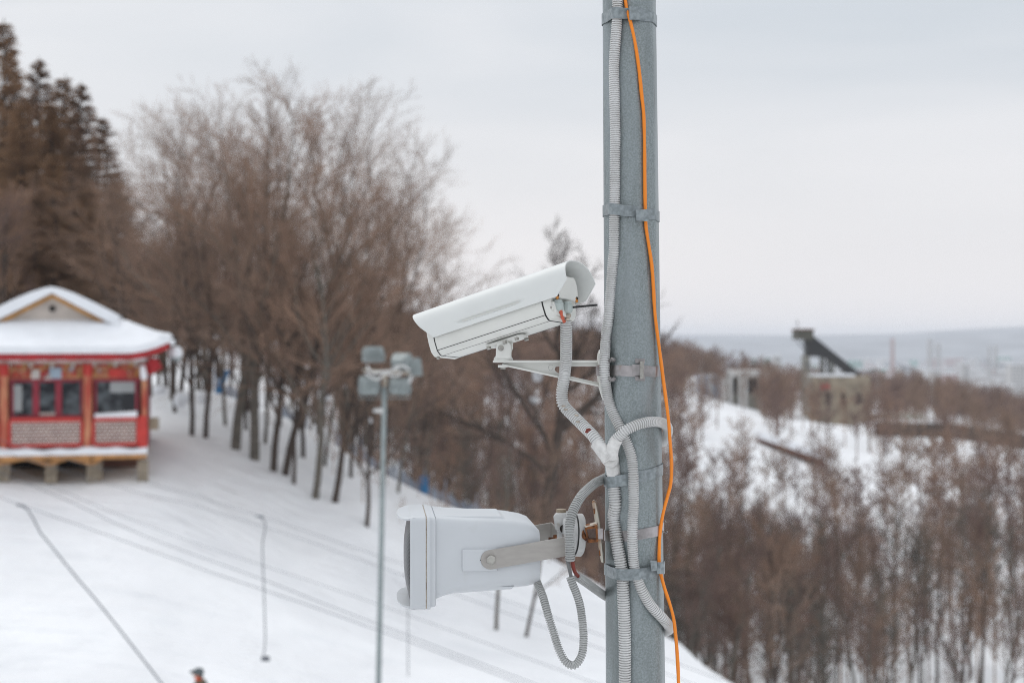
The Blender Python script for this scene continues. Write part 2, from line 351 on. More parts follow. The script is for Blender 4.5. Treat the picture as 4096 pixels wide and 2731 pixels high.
def grid_mesh(name, X, Y, Z, m, kind='structure', label=None, closed=False):
    ni, nj = X.shape; vs = np.stack([X, Y, Z], 2).reshape(-1, 3)
    idx = np.arange(ni * nj).reshape(ni, nj)
    if closed:
        a, b = idx[:-1], np.roll(idx, -1, 1)[:-1]; c, d = np.roll(idx, -1, 1)[1:], idx[1:]
    else:
        a, b, c, d = idx[:-1, :-1], idx[:-1, 1:], idx[1:, 1:], idx[1:, :-1]
    q = np.stack([a, d, c, b], 2).reshape(-1, 4)
    me = bpy.data.meshes.new(name); me.vertices.add(len(vs)); me.vertices.foreach_set('co', vs.ravel())
    me.loops.add(q.size); me.loops.foreach_set('vertex_index', q.ravel().astype(np.int32))
    me.polygons.add(len(q)); me.polygons.foreach_set('loop_start', np.arange(0, q.size, 4, dtype=np.int32))
    me.polygons.foreach_set('use_smooth', [True] * len(q)); me.update(calc_edges=True); me.materials.append(m)
    o = bpy.data.objects.new(name, me); COL.objects.link(o); o['kind'] = kind
    if label: o['label'] = label
    return o

rr = np.concatenate([[0.6], np.geomspace(1.0, 9300, 250)])
fa = np.linspace(-0.45, 0.45, 300); ba = np.linspace(0.45, 2 * math.pi - 0.45, 90)[1:-1]
aa = np.concatenate([fa, ba])
R_, A_ = np.meshgrid(rr, aa, indexing='ij'); GX, GY = R_ * np.sin(A_), R_ * np.cos(A_)
A2 = np.where(A_ > math.pi, A_ - 2 * math.pi, A_)
GZ = ground(GX.ravel(), GY.ravel()).reshape(GX.shape)
rs_ = np.random.RandomState(3)
def wav(X, Y, s, a):
    o = 0
    for k in range(5):
        th = rs_.rand() * 6.28; o = o + np.sin((X * math.cos(th) + Y * math.sin(th)) / s * (1 + 0.4 * k) + rs_.rand() * 6) * a / (1 + k)
    return o
GZ = GZ + wav(GX, GY, 1.3, 0.03) * np.clip(R_ / 20, 0, 1) + wav(GX, GY, 5, 0.10) * np.clip(R_ / 30, 0, 1) * np.clip((R_ - 60) / 60, 0.15, 4) \
        + wav(GX, GY, 90, 4) * np.clip((R_ - 700) / 600, 0, 1)
grid_mesh('snow_ground', GX, GY, GZ, M['snow'], closed=True, label='snow covered ski slope, ravine and plain')

# ------------------------------------------------------------------ far hills on the horizon
fa2 = np.linspace(-0.6, 0.6, 160); hr = np.array([5200, 5800, 6600, 7600, 8600.])
hp = np.array([0, 0.35, 0.68, 0.9, 1.0])
Rh, Ah = np.meshgrid(hr, fa2, indexing='ij'); pxh = CX + F * np.tan(Ah)
toppy = np.interp(pxh, [-1000, 2500, 2700, 3100, 3600, 4096, 5000], [1345, 1345, 1340, 1337, 1336, 1312, 1320])
ht = (CY - toppy) / F * 8600 + 85
Hz = -84 + ht * hp[:, None] + wav(Rh * np.sin(Ah), Rh * np.cos(Ah), 350, 3) * hp[:, None]
grid_mesh('far_hills', Rh * np.sin(Ah), Rh * np.cos(Ah), Hz, M['hill_far'], label='pale blue hills on the horizon')

# ------------------------------------------------------------------ haze
hb = MB().box((0, 0, (75 - 100) / 2), (19200, 19200, 175))
hm = bpy.data.materials.new('haze_air'); hm.use_nodes = True; hn = hm.node_tree.nodes; hn.clear()
ho = hn.new('ShaderNodeOutputMaterial'); pv = hn.new('ShaderNodeVolumePrincipled')
pv.inputs['Color'].default_value = (0.85, 0.89, 0.95, 1); pv.inputs['Density'].default_value = 0.00014
hm.node_tree.links.new(pv.outputs[0], ho.inputs['Volume'])
hz_o = hb.build('haze', hm, smooth=False); tag(hz_o, 'pale winter haze over the valley', None, None, 'stuff')


# ------------------------------------------------------------------ red pavilion
YP = 50.0; SP = YP / F
def pp(px, py, dy=0.0): return np.array([(px - CX) * SP, YP + dy, (CY - py) * SP])
pav = empty('pavilion', tuple(pp(215, 1930, 3)), 'small red pavilion with snow covered hip and gable roof standing on stone piers', 'pavilion')
XC = (215 - CX) * SP
prof = np.array([(0, 1147), (30, 1153), (80, 1170), (140, 1197), (214, 1235), (300, 1282), (400, 1320), (465, 1338), (520, 1352)], float)
def side(dx): return (CY - np.interp(np.abs(dx) / SP, prof[:, 0], prof[:, 1])) * SP
def front(y): return np.interp(y, [49.0, 49.6, 51.4], [(CY - 1384) * SP, (CY - 1362) * SP, (CY - 1276) * SP])
def backf(y): return front(106 - y)
gx = np.linspace(-465 * SP, 465 * SP, 61); gy = np.linspace(49.0, 57.0, 41)
def skirt_z(dx, y):
    ex = np.clip((np.abs(dx) / (465 * SP) - 0.62) / 0.38, 0, 1); ey = np.clip((np.abs(y - 53) / 4 - 0.55) / 0.45, 0, 1)
    z = min(side(dx), front(y), backf(y))
    return float(z + 0.42 * (ex ** 2) * (ey ** 2))
rt, rb = [], []
for y in gy:
    rt.append([np.array([XC + dx, y, skirt_z(dx, y)]) for dx in gx]); rb.append([p - np.array([0, 0, 0.24]) for p in rt[-1]])
m = MB()
vs = [p for r in rt for p in r] + [p for r in rb for p in r]; nx, ny = len(gx), len(gy); o2 = nx * ny; fs = []
for j in range(ny - 1):
    for i in range(nx - 1):
        a = j * nx + i; fs.append((a, a + 1, a + nx + 1, a + nx)); fs.append((o2 + a, o2 + a + nx, o2 + a + nx + 1, o2 + a + 1))
for i in range(nx - 1):
    for a in (i, (ny - 1) * nx + i): fs.append((a, a + 1, o2 + a + 1, o2 + a))
for j in range(ny - 1):
    for i in (0, nx - 1): a = j * nx + i; fs.append((a, a + nx, o2 + a + nx, o2 + a))
m.add(vs, fs); m.build('skirt_roof_snow', M['snow_cap'], pav, angle=60)
# red soffit boards below the snow
m = MB(); vs = [p - np.array([0, 0, 0.245]) + np.array([(XC - p[0]) * 0.012, (53 - p[1]) * 0.012, 0]) for r in rt for p in r]
vs2 = [p - np.array([0, 0, 0.23]) for p in vs]
fs = []
for j in range(ny - 1):
    for i in range(nx - 1):
        a = j * nx + i; fs.append((a, a + 1, a + nx + 1, a + nx)); fs.append((o2 + a, o2 + a + nx, o2 + a + nx + 1, o2 + a + 1))
for i in range(nx - 1):
    for a in (i, (ny - 1) * nx + i): fs.append((a, a + 1, o2 + a + 1, o2 + a))
for j in range(ny - 1):
    for i in (0, nx - 1): a = j * nx + i; fs.append((a, a + nx, o2 + a + nx, o2 + a))
m.add(vs + vs2, fs); m.build('eave_boards', M['red'], pav, angle=60)
# upper gable roof
m = MB(); dxs = np.linspace(-260 * SP, 260 * SP, 41)
topz = [side(d) + 0.02 for d in dxs]; botz = [min(z - 0.16, (CY - 1170 - .53 * abs(d) / SP) * SP) for d, z in zip(dxs, topz)]
ring = lambda y: [np.array([XC + d, y, z]) for d, z in zip(dxs, topz)] + [np.array([XC + d, y, z]) for d, z in zip(dxs[::-1], botz[::-1])]
m.loft([ring(50.95), ring(51.0), ring(55.1)]); m.build('upper_roof_snow', M['snow_cap'], pav, angle=50)
zg = (CY - 1290) * SP
m = MB(); m.prism([(-215 * SP, zg), (215 * SP, zg), (0, (CY - 1176) * SP)], (XC, 51.35, 0), (1, 0, 0), (0, 0, 1), (0, 1, 0), 3.3); gw = m.build('gable_wall', M['cream'], pav, False)
for sg in (-1, 1):
    m = MB(); m.beam((XC + sg * 208 * SP, 51.25, zg - 0.02), (XC, 51.25, (CY - 1181) * SP), 0.08, 0.13); m.build('barge_board', M['ochre'], gw, False)
m = MB(); m.cyl((XC, 51.36, (CY - 1232) * SP), (XC, 51.28, (CY - 1232) * SP), 0.11, 12); m.build('vent_hole', M['dark'], gw)
# beams, frieze
def pbox(name, x0, x1, y0, y1, dy0, dy1, mt, par=pav, label=None, bv=0):
    a, b = pp(x0, y0, dy0), pp(x1, y1, dy1); m = MB(); m.box((a + b) / 2, np.abs(b - a)); o = m.build(name, mt, par, False, bevel=bv)
    if label: o['label'] = label
    return o
for k in range(8):
    pbox('rafter_end', 45 + k * 71 - 130, 57 + k * 71 - 130, 1396, 1420, -0.5, 0.1, M['wood'])
pbox('eave_purlin', -150, 592, 1424, 1452, -0.22, 0.0, M['cream'])
for k, x in enumerate((20, 85, 190, 262, 365, 480, 560)):
    a = pp(x, 1433, -0.2); m = MB(); m.ball(a, 0.16, 6, (2.0, 0.9, 0.55)); m.build('snow_clump', M['snow_cap'], pav)
pbox('frieze_panel', -150, 590, 1452, 1516, 0.0, 0.12, M['frieze'])
M['orn_white'] = mat('white_ornament', (0.58, 0.56, 0.52), 0.7, 0, 0.1, 5); M['orn_blue'] = mat('pale_blue_ornament', (0.34, 0.44, 0.52), 0.7, 0, 0.1, 5)
_r = random.Random(4)
for k in range(36):
    x = -140 + k * 20
    pbox('eave_bracket', x, x + 11, 1453, 1466, -0.14, 0.0, (M['red_bright'], M['ochre'], M['orn_white'], M['red'])[k % 4])
    pbox('frieze_rosette', x + 2, x + 14, 1486 + _r.uniform(-3, 3), 1503, -0.05, 0.0, (M['ochre'], M['peel'], M['red_bright'], M['wood'])[_r.randrange(4)])
for (x0, x1, y0, y1, mm) in ((148, 180, 1476, 1512, 'orn_white'), (186, 214, 1482, 1510, 'red'), (216, 262, 1468, 1512, 'orn_blue'), (196, 226, 1492, 1514, 'orn_white'), (-40, 0, 1470, 1510, 'orn_blue'), (440, 505, 1472, 1508, 'red_bright')):
    pbox('painted_panel', x0, x1, y0, y1, -0.07, 0.0, M[mm], bv=.02)
pbox('top_rail', -150, 590, 1512, 1524, -0.03, 0.0, M['crimson'])
for x0, x1 in ((-130, 24), (72, 335), (388, 548)):
    pass
# columns
for x in (-145, 48, 362, 577):
    w = 17 if x != 577 else 11
    m = MB(); a, b = pp(x, 1452, -0.18), pp(x, 1782, -0.18); m.cyl(b, a, w * SP, 14)
    c = m.build('column', M['peel'], pav); m = MB()
    m.cyl(pp(x, 1452, -0.18), pp(x, 1500, -0.18), (w + 1.5) * SP, 14); m.build('column_head', M['red_bright'], c)
# windows: frame bars + panes
for (x0, x1, bars) in ((-120, 20, (-50,)), (76, 338, (165, 250)), (390, 548, ())):
    fr = pbox('window_frame', x0 - 8, x1 + 8, 1655, 1664, -0.04, 0.10, M['crimson'])
    for x in (x0, x1) + tuple(bars):
        wd = 5 if x in (x0, x1) else 12
        pbox('mullion', x - wd, x + wd, 1524, 1655, -0.04, 0.08, M['crimson'], fr)
    xs = (x0,) + tuple(bars) + (x1,)
    for q in range(len(xs) - 1):
        pbox('pane', xs[q], xs[q + 1], 1524, 1657, 0.04, 0.055, M['glass'], fr)
pbox('window_blind', 80, 112, 1535, 1640, 0.02, 0.035, M['curtain'])
pbox('window_blind', 445, 540, 1526, 1568, 0.02, 0.035, M['curtain'])
pbox('window_sash', 178, 238, 1645, 1655, -0.02, 0.03, M['cream'])
# inner room and back walls
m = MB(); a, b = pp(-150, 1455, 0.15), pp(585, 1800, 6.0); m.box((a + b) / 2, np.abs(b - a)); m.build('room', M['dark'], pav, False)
pbox('side_wall', 585, 592, 1455, 1790, 0.2, 6.0, M['crimson'])
# railing panels
for x0, x1 in ((-120, 24), (70, 340), (384, 552)):
    r = pbox('railing_panel', x0, x1, 1664, 1680, -0.30, -0.20, M['red_bright'])
    pbox('rail', x0, x1, 1766, 1778, -0.30, -0.20, M['red_bright'], r)
    for x in (x0, x1): pbox('post', x - 5, x + 5, 1680, 1766, -0.30, -0.20, M['red_bright'], r)
    m = MB(); nxb = int((x1 - x0 - 10) / 9)
    for i in range(1, nxb):
        x = x0 + 5 + i * (x1 - x0 - 10) / nxb
        for j in range(6):
            if (i + j) % 2 == 0: continue
            a, b = pp(x - 2.0, 1683 + j * 14, -0.27), pp(x + 2.0, 1683 + j * 14 + 14, -0.24); m.box((a + b) / 2, np.abs(b - a))
    for j in range(7):
        a, b = pp(x0 + 5, 1682 + j * 13.6, -0.272), pp(x1 - 5, 1686.3 + j * 13.6, -0.238); m.box((a + b) / 2, np.abs(b - a))
    lt = m.build('lattice', M['lattice'], r, False); lt['kind'] = 'stuff'
    a, b = pp(x0, 1664, -0.17), pp(x1, 1778, -0.15); m = MB(); m.box((a + b) / 2, np.abs(b - a)); m.build('backing_board', M['lattice_back'], r, False)
pbox('corner_post', 556, 590, 1660, 1785, -0.32, -0.15, M['red_bright'])
m = MB(); m.loft([[pp(388, 1664, -0.34), pp(388, 1652, -0.30), pp(388, 1650, -0.2), pp(388, 1664, -0.12)], [pp(550, 1664, -0.34), pp(550, 1642, -0.30), pp(550, 1640, -0.2), pp(550, 1664, -0.12)]])
m.build('rail_snow', M['snow_cap'], pav)
# deck
m = MB(); rg = []
for i in range(26):
    x = -170 + i * 30.4; h = 1784 + 4 * math.sin(i * 1.7) + 3 * math.sin(i * .6)
    rg.append([pp(x, 1808, -0.62), pp(x, h + 5, -0.60), pp(x, h, -0.45), pp(x, h, 0.0), pp(x, 1808, 0.0)])
m.loft(rg); m.build('deck_snow', M['snow_cap'], pav)
pbox('deck_beam', -170, 588, 1809, 1826, -0.58, -0.42, M['wood'])
pbox('deck_floor', -170, 588, 1809, 1816, -0.42, 6.0, M['wood'])
for i, x in enumerate((-110, 45, 222, 386, 573)):
    wd = (24, 22, 22, 30, 20)[i]; yy = 50.2 if i != 4 else 49.8
    X = (x - CX) * SP; z0 = gz(X, yy) - 0.35; z1 = (CY - 1838) * SP
    pr = empty_part = bpy.data.objects.new('stone_pier', None)
    nrow = max(3, int((z1 - z0) / 0.20)); random.seed(i)
    core = MB(); core.box((X, yy, (z0 + z1) / 2), (wd * 2 * SP - 0.06, 0.40, z1 - z0)); core_o = core.build('stone_pier', M['stone'], pav, False)
    bpy.data.objects.remove(empty_part)
    for r in range(nrow):
        h = (z1 - z0) / nrow; zc = z0 + h * (r + .5); cut = random.uniform(-0.2, 0.2) * wd * SP
        for (xa, xb) in ((-wd * SP, cut - 0.01), (cut + 0.01, wd * SP)):
            s = MB(); s.box((X + (xa + xb) / 2, yy, zc), (xb - xa, 0.46 + random.uniform(-.02, .03), h - 0.025)); s.build('stone', M['stone'], core_o, False)
pbox('pier_beam', 352, 372, 1826, 1846, -0.5, 0.3, M['wood'])
for (xa, ya, xb, yb) in ((0, 1846, 130, 1818), (130, 1818, 210, 1846), (215, 1846, 290, 1820), (290, 1820, 375, 1848), (375, 1848, 415, 1824), (-110, 1830, 0, 1850)):
    m = MB(); m.beam(pp(xa, ya, -0.35), pp(xb, yb, -0.35), 0.07, 0.13); m.build('brace', M['wood'], pav, False)
# near-black block that paints in the shade under the floor
m = MB(); a, b = pp(-160, 1828, 2.6), pp(500, 1900, 6.0); m.box((a + b) / 2, np.abs(b - a)); m.build('underfloor_shade', M['dark'], pav, False)
m = MB(); a, b = pp(395, 1830, 1.4), pp(560, 1880, 6.0); m.box((a + b) / 2, np.abs(b - a)); m.build('basement_wall', M['brick_red'], pav, False)
# brackets under the right corner, knob of snow and small post lamp
m = MB(); m.loft([[pp(575, 1470, -0.2), pp(600, 1500, -0.2), pp(630, 1440, -0.5), pp(600, 1430, -0.5)], [pp(575, 1470, 0.1), pp(600, 1500, 0.1), pp(650, 1470, -0.3), pp(630, 1430, -0.3)]])
m.build('corner_bracket', M['red'], pav, False)
m = MB(); m.loft([[pp(560, 1398, -0.6), pp(668, 1368, -0.9), pp(640, 1412, -0.9), pp(560, 1420, -0.6)], [pp(560, 1398, 0.3), pp(668, 1368, -0.6), pp(640, 1412, -0.6), pp(560, 1420, 0.3)]])
m.build('corner_eave_board', M['red'], pav, False)
m = MB(); m.ball(pp(660, 1345, -0.9), 0.13, 6, (2.0, 1, 0.7)); m.build('corner_snow', M['snow_cap'], pav)
m = MB(); m.ball(pp(686, 1368, -0.9), 0.11, 8); m.build('eave_ornament', M['snow_cap'], pav)
m = MB(); m.tube([pp(570, 1458, -.5), pp(572, 1466, -.5), pp(576, 1500, -.5), pp(578, 1515, -.5), pp(578, 1518, -.5)], [0.05, 0.10, 0.12, 0.09, 0.02], 12)
m.build('corner_spotlight', M['snow_cap'], pav)
ln = empty('lantern', tuple(pp(686, 1440, 0.6)), 'round hanging lantern capped with a ball of snow beside the pavilion roof corner', 'lantern')
m = MB(); m.ball(pp(686, 1412, 0.6), 0.26, 9, (1, 1, 1.0)); m.build('snow_cap', M['snow_cap'], ln)
m = MB(); m.ball(pp(686, 1432, 0.6), 0.24, 9, (0.95, 0.95, 0.55)); m.build('lamp_body', M['mast'], ln)
m = MB(); m.tube(resample([pp(668, 1372, -.3), pp(684, 1366, 0.1), pp(686, 1385, 0.5), pp(686, 1412, 0.6)], .05), 0.03, 6); m.build('hanging_arm', M['bark'], ln)
bx = MB(); c = pp(611, 1694, 0.15); bx.box(c, (0.30, 0.34, 0.42)); bxo = bx.build('utility_box', M['concrete_y'], None, False, bevel=0.02)
tag(bxo, 'small ochre box fixed to the right side of the pavilion', 'box')


# the pavilion is turned so that its right wall runs along the line of sight
_q = Vector((pp(585, 0)[0], YP, 0)); _r = Matrix.Rotation(math.radians(13.5), 3, 'Z'); _l = Vector(pav.location) - _q
pav.location = _q + _r @ _l; pav.rotation_euler = (0, 0, math.radians(13.5))

# ------------------------------------------------------------------ trees
class TB:
    """collects branch segments; builds one mesh fast"""
    def __init__(s): s.a = []; s.b = []; s.r0 = []; s.r1 = []
    def seg(s, a, b, r0, r1): s.a.append(a); s.b.append(b); s.r0.append(r0); s.r1.append(r1)
    def mesh(s, name, m, n=3):
        A = np.array(s.a, float); B = np.array(s.b, float); r0 = np.array(s.r0); r1 = np.array(s.r1); k = len(A)
        T = B - A; T /= np.linalg.norm(T, axis=1)[:, None] + 1e-9
        ref = np.where(np.abs(T[:, 2:3]) > 0.9, np.array([[1., 0, 0]]), np.array([[0, 0, 1.]]))
        U = np.cross(T, ref); U /= np.linalg.norm(U, axis=1)[:, None]; V = np.cross(T, U)
        ang = np.linspace(0, 2 * math.pi, n, endpoint=False)
        ca, sa = np.cos(ang), np.sin(ang)
        D = U[:, None] * ca[None, :, None] + V[:, None] * sa[None, :, None]
        vs = np.concatenate([A[:, None] + D * r0[:, None, None], B[:, None] + D * r1[:, None, None]], 1).reshape(-1, 3)
        base = np.arange(k)[:, None, None] * 2 * n; j = np.arange(n); jn = (j + 1) % n
        q = (base + np.stack([j, jn, jn + n, j + n], 1)[None]).reshape(-1, 4)
        me = bpy.data.meshes.new(name); me.vertices.add(len(vs)); me.vertices.foreach_set('co', vs.ravel().astype(np.float32))
        me.loops.add(q.size); me.loops.foreach_set('vertex_index', q.ravel().astype(np.int32))
        me.polygons.add(len(q)); me.polygons.foreach_set('loop_start', np.arange(0, q.size, 4, dtype=np.int32))
        me.polygons.foreach_set('use_smooth', [True] * len(q)); me.update(calc_edges=True); me.materials.append(m)
        return me

def rnd_perp(d, rg):
    v = (rg.gauss(0, 1), rg.gauss(0, 1), rg.gauss(0, 1)); dt = v[0] * d[0] + v[1] * d[1] + v[2] * d[2]
    v = (v[0] - dt * d[0], v[1] - dt * d[1], v[2] - dt * d[2]); L = math.sqrt(v[0] ** 2 + v[1] ** 2 + v[2] ** 2) + 1e-9
    return (v[0] / L, v[1] / L, v[2] / L)
def norm3(v):
    L = math.sqrt(v[0] ** 2 + v[1] ** 2 + v[2] ** 2) + 1e-9; return (v[0] / L, v[1] / L, v[2] / L)

def grow(tbs, p, d, L, r, lv, spec, rg):
    np_, nch, lr, ang, up, start = spec[lv]; tb = tbs[0] if lv <= 1 else tbs[1]
    pts = [p]; ds = [d]
    for i in range(np_):
        w = 0.19 if lv else 0.055
        d = norm3((d[0] + rg.gauss(0, w), d[1] + rg.gauss(0, w), d[2] + rg.gauss(0, w) + up))
        q = (p[0] + d[0] * L / np_, p[1] + d[1] * L / np_, p[2] + d[2] * L / np_)
        t0, t1 = i / np_, (i + 1) / np_
        tp = 0.62 if lv == 0 else 0.78
        tb.seg(p, q, r * (1 - tp * t0), r * (1 - tp * t1)); p = q; pts.append(p); ds.append(d)
    if lv + 1 >= len(spec): return
    for c in range(nch):
        t = start + (1 - start) * ((c + rg.random()) / nch); f = min(t * np_, np_ - 1e-6); i = int(f); u = f - i
        a, b = pts[i], pts[i + 1]; q = (a[0] + (b[0] - a[0]) * u, a[1] + (b[1] - a[1]) * u, a[2] + (b[2] - a[2]) * u)
        an = math.radians(ang * rg.uniform(0.6, 1.3)) * (1 - 0.3 * t); pr = rnd_perp(ds[i], rg)
        dd = norm3(tuple(ds[i][k] * math.cos(an) + pr[k] * math.sin(an) for k in range(3)))
        grow(tbs, q, dd, L * lr * (1.15 - 0.5 * t) * rg.uniform(0.75, 1.2), max(r * (1 - 0.6 * t) * 0.55, spec_min), lv + 1, spec, rg)

spec_min = 0.006
def broad_tree(name, seed, H, r, dens, mt, mb, minr=0.006, crown_start=0.22, ang=48, lr=0.62):
    global spec_min; spec_min = minr
    rg = random.Random(seed); tr, cw = TB(), TB()
    # levels: pieces, children, length ratio, angle, upward pull, first child position
    spec = [(7, dens[0], lr, ang, 0.02, crown_start), (5, dens[1], 0.55, 42, 0.09, 0.2), (4, dens[2], 0.50, 40, 0.06, 0.12), (3, dens[3], 0.55, 38, 0.04, 0.1), (2, 0, 0.5, 30, 0.03, 0.1)]
    grow((tr, cw), (0, 0, -0.4), (0, 0, 1), H * 0.62, r, 0, spec, rg)
    return tr.mesh(name + '_limbs', mb, 6), cw.mesh(name + '_twigs', mt, 3)

def conifer(name, seed, H, r, mt, mb, rad=3.4):
    rg = random.Random(seed); tr, cw = TB(), TB(); n = 12; prev = (0, 0, -0.4)
    for i in range(n):
        q = (rg.gauss(0, .04), rg.gauss(0, .04), H * (i + 1) / n); tr.seg(prev, q, r * (1 - i / n) + 0.02, r * (1 - (i + 1) / n) + 0.015); prev = q
    z = H * 0.06
    while z < H * 0.985:
        f = 1 - z / H; L0 = rad * (f ** 0.95) * (1.0 if f < 0.85 else 0.75)
        for b in range(rg.choice((4, 5, 6))):
            a = rg.random() * 6.283; L = L0 * rg.uniform(0.7, 1.15) + 0.1; slope = rg.uniform(-0.28, 0.0) + (0.8 * (1 - f) ** 4)
            pts = [(0.02 * math.cos(a), 0.02 * math.sin(a), z)]; m_ = 4
            for k in range(m_):
                p = pts[-1]; s = slope + 0.16 * k; pts.append((p[0] + math.cos(a) * L / m_, p[1] + math.sin(a) * L / m_, p[2] + s * L / m_))
            for k in range(m_): tr.seg(pts[k], pts[k + 1], 0.035 * f + .012 - .006 * k, 0.03 * f + .008 - .005 * k) if k < 3 else None
            nt_ = int(6 + 14 * L / rad * 1.4)
            for t in range(nt_):
                u = rg.uniform(0.12, 1.0) * m_; k = min(int(u), m_ - 1); w = u - k
                q = tuple(pts[k][c] + (pts[k + 1][c] - pts[k][c]) * w for c in range(3))
                sd_ = a + rg.choice((-1, 1)) * rg.uniform(0.5, 1.4); l = rg.uniform(0.25, 0.75) * (0.10 + 0.90 * f)
                e = (q[0] + math.cos(sd_) * l, q[1] + math.sin(sd_) * l, q[2] + rg.uniform(-0.45, 0.08) * l); cw.seg(q, e, 0.024, 0.009)
                for h in range(5):
                    v = rg.random(); s_ = tuple(q[c] + (e[c] - q[c]) * v for c in range(3)); g = rg.uniform(0.12, 0.4) * (0.35 + 0.65 * f)
                    cw.seg(s_, (s_[0] + rg.gauss(0, .1), s_[1] + rg.gauss(0, .1), s_[2] - g), 0.018, 0.006)
        z += H * (0.008 + 0.009 * f) * rg.uniform(0.7, 1.3)
    return tr.mesh(name + '_limbs', mb, 5), cw.mesh(name + '_twigs', mt, 3)

BIG = [broad_tree('bare_tree', 11, 14, 0.145, (11, 8, 7, 5), M['twig'], M['bark'], 0.0056, 0.22, 50, 0.64),
       broad_tree('bare_tree', 12, 14, 0.14, (10, 8, 7, 5), M['twig2'], M['bark_grey'], 0.0056, 0.26, 44, 0.64),
       broad_tree('bare_tree', 13, 14, 0.13, (11, 8, 6, 5), M['twig'], M['bark'], 0.0056, 0.22, 54, 0.62)]
MID = [broad_tree('bare_tree', 20 + i, 11, 0.12, (9, 7, 5, 5), (M['twig'], M['twig3'], M['twig2'], M['twig3'])[i], (M['bark'], M['bark_grey'], M['bark'], M['bark'])[i], 0.009, (0.38, 0.30, 0.45, 0.35)[i], (30, 38, 26, 34)[i], 0.42)
       for i in range(4)]
SLIM = [broad_tree('slim_tree', 40 + i, 12, 0.085, ((13, 5, 4, 3), (11, 6, 4, 3), (14, 5, 3, 3), (10, 6, 5, 3))[i], (M['twig3'], M['twig'], M['twig3'], M['twig2'])[i],
        (M['bark_grey'], M['bark'], M['bark_grey'], M['bark'])[i], 0.010, (0.40, 0.28, 0.5, 0.34)[i], (26, 32, 24, 30)[i], (0.30, 0.36, 0.26, 0.34)[i]) for i in range(4)]
SOLO = broad_tree('bare_tree', 61, 14, 0.24, (10, 8, 7, 5), M['bark'], M['bark'], 0.011, 0.34, 50, 0.50)
CON = [conifer('larch', 31, 24, 0.22, M['needle'], M['bark'], 3.6), conifer('larch', 32, 24, 0.2, M['needle2'], M['bark'], 3.2)]

HT = {}
for q in BIG + MID + SLIM + CON + [SOLO]:
    zz = np.empty(len(q[1].vertices) * 3, np.float32); q[1].vertices.foreach_get('co', zz); HT[q[1].name] = float(np.percentile(zz[2::3], 99.7))
def plant(kind, meshes, x, y, H, H0, label, cat, group=None, rz=None, lean=(0, 0), parts=True, wide=1.0, z=None, rg=random):
    z = gz(x, y) if z is None else z; s = H / HT[meshes[1].name]
    o = bpy.data.objects.new(kind, None); COL.objects.link(o); o.empty_display_size = .3
    o.location = (x, y, z); o.rotation_euler = (lean[1], lean[0], rg.random() * 6.28 if rz is None else rz); o.scale = (s * wide, s * wide, s)
    if lean != (0, 0): o.rotation_mode = 'ZYX'
    tag(o, label, cat, group)
    for nm, me in zip(('trunk', 'crown'), meshes):
        c = bpy.data.objects.new(nm, me); COL.objects.link(c); c.parent = o
    return o

# the row of trees along the crest of the ski slope: (trunk foot px, py, distance, height, mesh, label)
rowt = [
 (767, 1717, 57, 12.0, 2, 0.02, 'thin dark tree first after the pavilion on the snowy crest', 0.9),
 (823, 1732, 57, 11.5, 0, 0.03, 'thin dark tree second after the pavilion, beside the blue banner', 0.9),
 (939, 1788, 56, 14.6, 1, 0.00, 'thick pale grey trunk of the tallest broad tree in the crest row', 1.25),
 (1023, 1830, 55.5, 14.3, 1, 0.10, 'thick grey tree leaning outward right after the tallest tree in the crest row', 1.25),
 (1094, 1856, 55, 13.0, 0, 0.05, 'dark trunked tree fifth along the crest row with a close dark neighbour', 1.0),
 (1140, 1880, 55, 13.8, 2, 0.10, 'thick dark brown tree in the middle of the crest row leaning right', 1.15),
 (1177, 1903, 54.5, 9.5, 0, 0.08, 'very thin young tree just right of the thick dark brown tree', 0.8),
 (1261, 1960, 54, 12.6, 1, 0.10, 'grey brown tree standing alone on the crest left of the floodlight mast', 1.05),
 (1338, 2004, 54, 12.0, 0, 0.12, 'slanting tree on the crest next to the floodlight mast', 1.05),
 (1469, 2088, 53, 9.5, 2, 0.08, 'dark slender tree on the crest behind the floodlight mast shaft', 1.0)]
for i, (px, py, d, H, mi, lean, lab, wd) in enumerate(rowt):
    p = P(px, py, d); plant('bare_tree', BIG[mi], p[0], p[1], H, 11.5, lab, 'tree', 'trees along the crest of the ski slope', rz=i * 2.1, lean=(lean, 0), wide=wd)
for i, (px, py, d, H, lean, lab) in enumerate([(905, 1700, 60, 9, .03, 'slim tree between the blue banner and the thick pale grey trunk'), (985, 1745, 60, 10, .02, 'slim tree between the two thick grey trunks of the crest row'),
     (1060, 1800, 58, 9, .06, 'slim tree close behind the fifth tree of the crest row'), (1215, 1880, 58, 10, .04, 'slim tree behind the very thin young tree on the crest'),
     (1300, 1905, 58, 9, .10, 'slim tree behind the lone grey brown tree on the crest'), (1405, 1960, 58, 9.5, .04, 'slim tree between the slanting tree and the mast'),
     (1120, 1740, 64, 10, .0, 'slim tree standing in front of the blue net'), (1440, 1900, 62, 9, .08, 'slim tree just left of the mast near the blue net'),
     (1590, 2010, 60, 8, .02, 'slim tree just right of the mast near the blue net'), (2105, 2480, 48, 7, .20, 'small slanting tree in the snow under the loudspeaker'),
     (1985, 2450, 48, 7.5, .03, 'short dark tree just below the loudspeaker cabinet'), (700, 1640, 62, 10, -.03, 'slim tree near the snow mound beside the pavilion')]):
    p = P(px, py, d); plant('bare_tree', SLIM[i % 4], p[0], p[1], H, 0, lab, 'tree', 'slim trees on the crest strip', rz=i * 1.3, lean=(lean, 0))
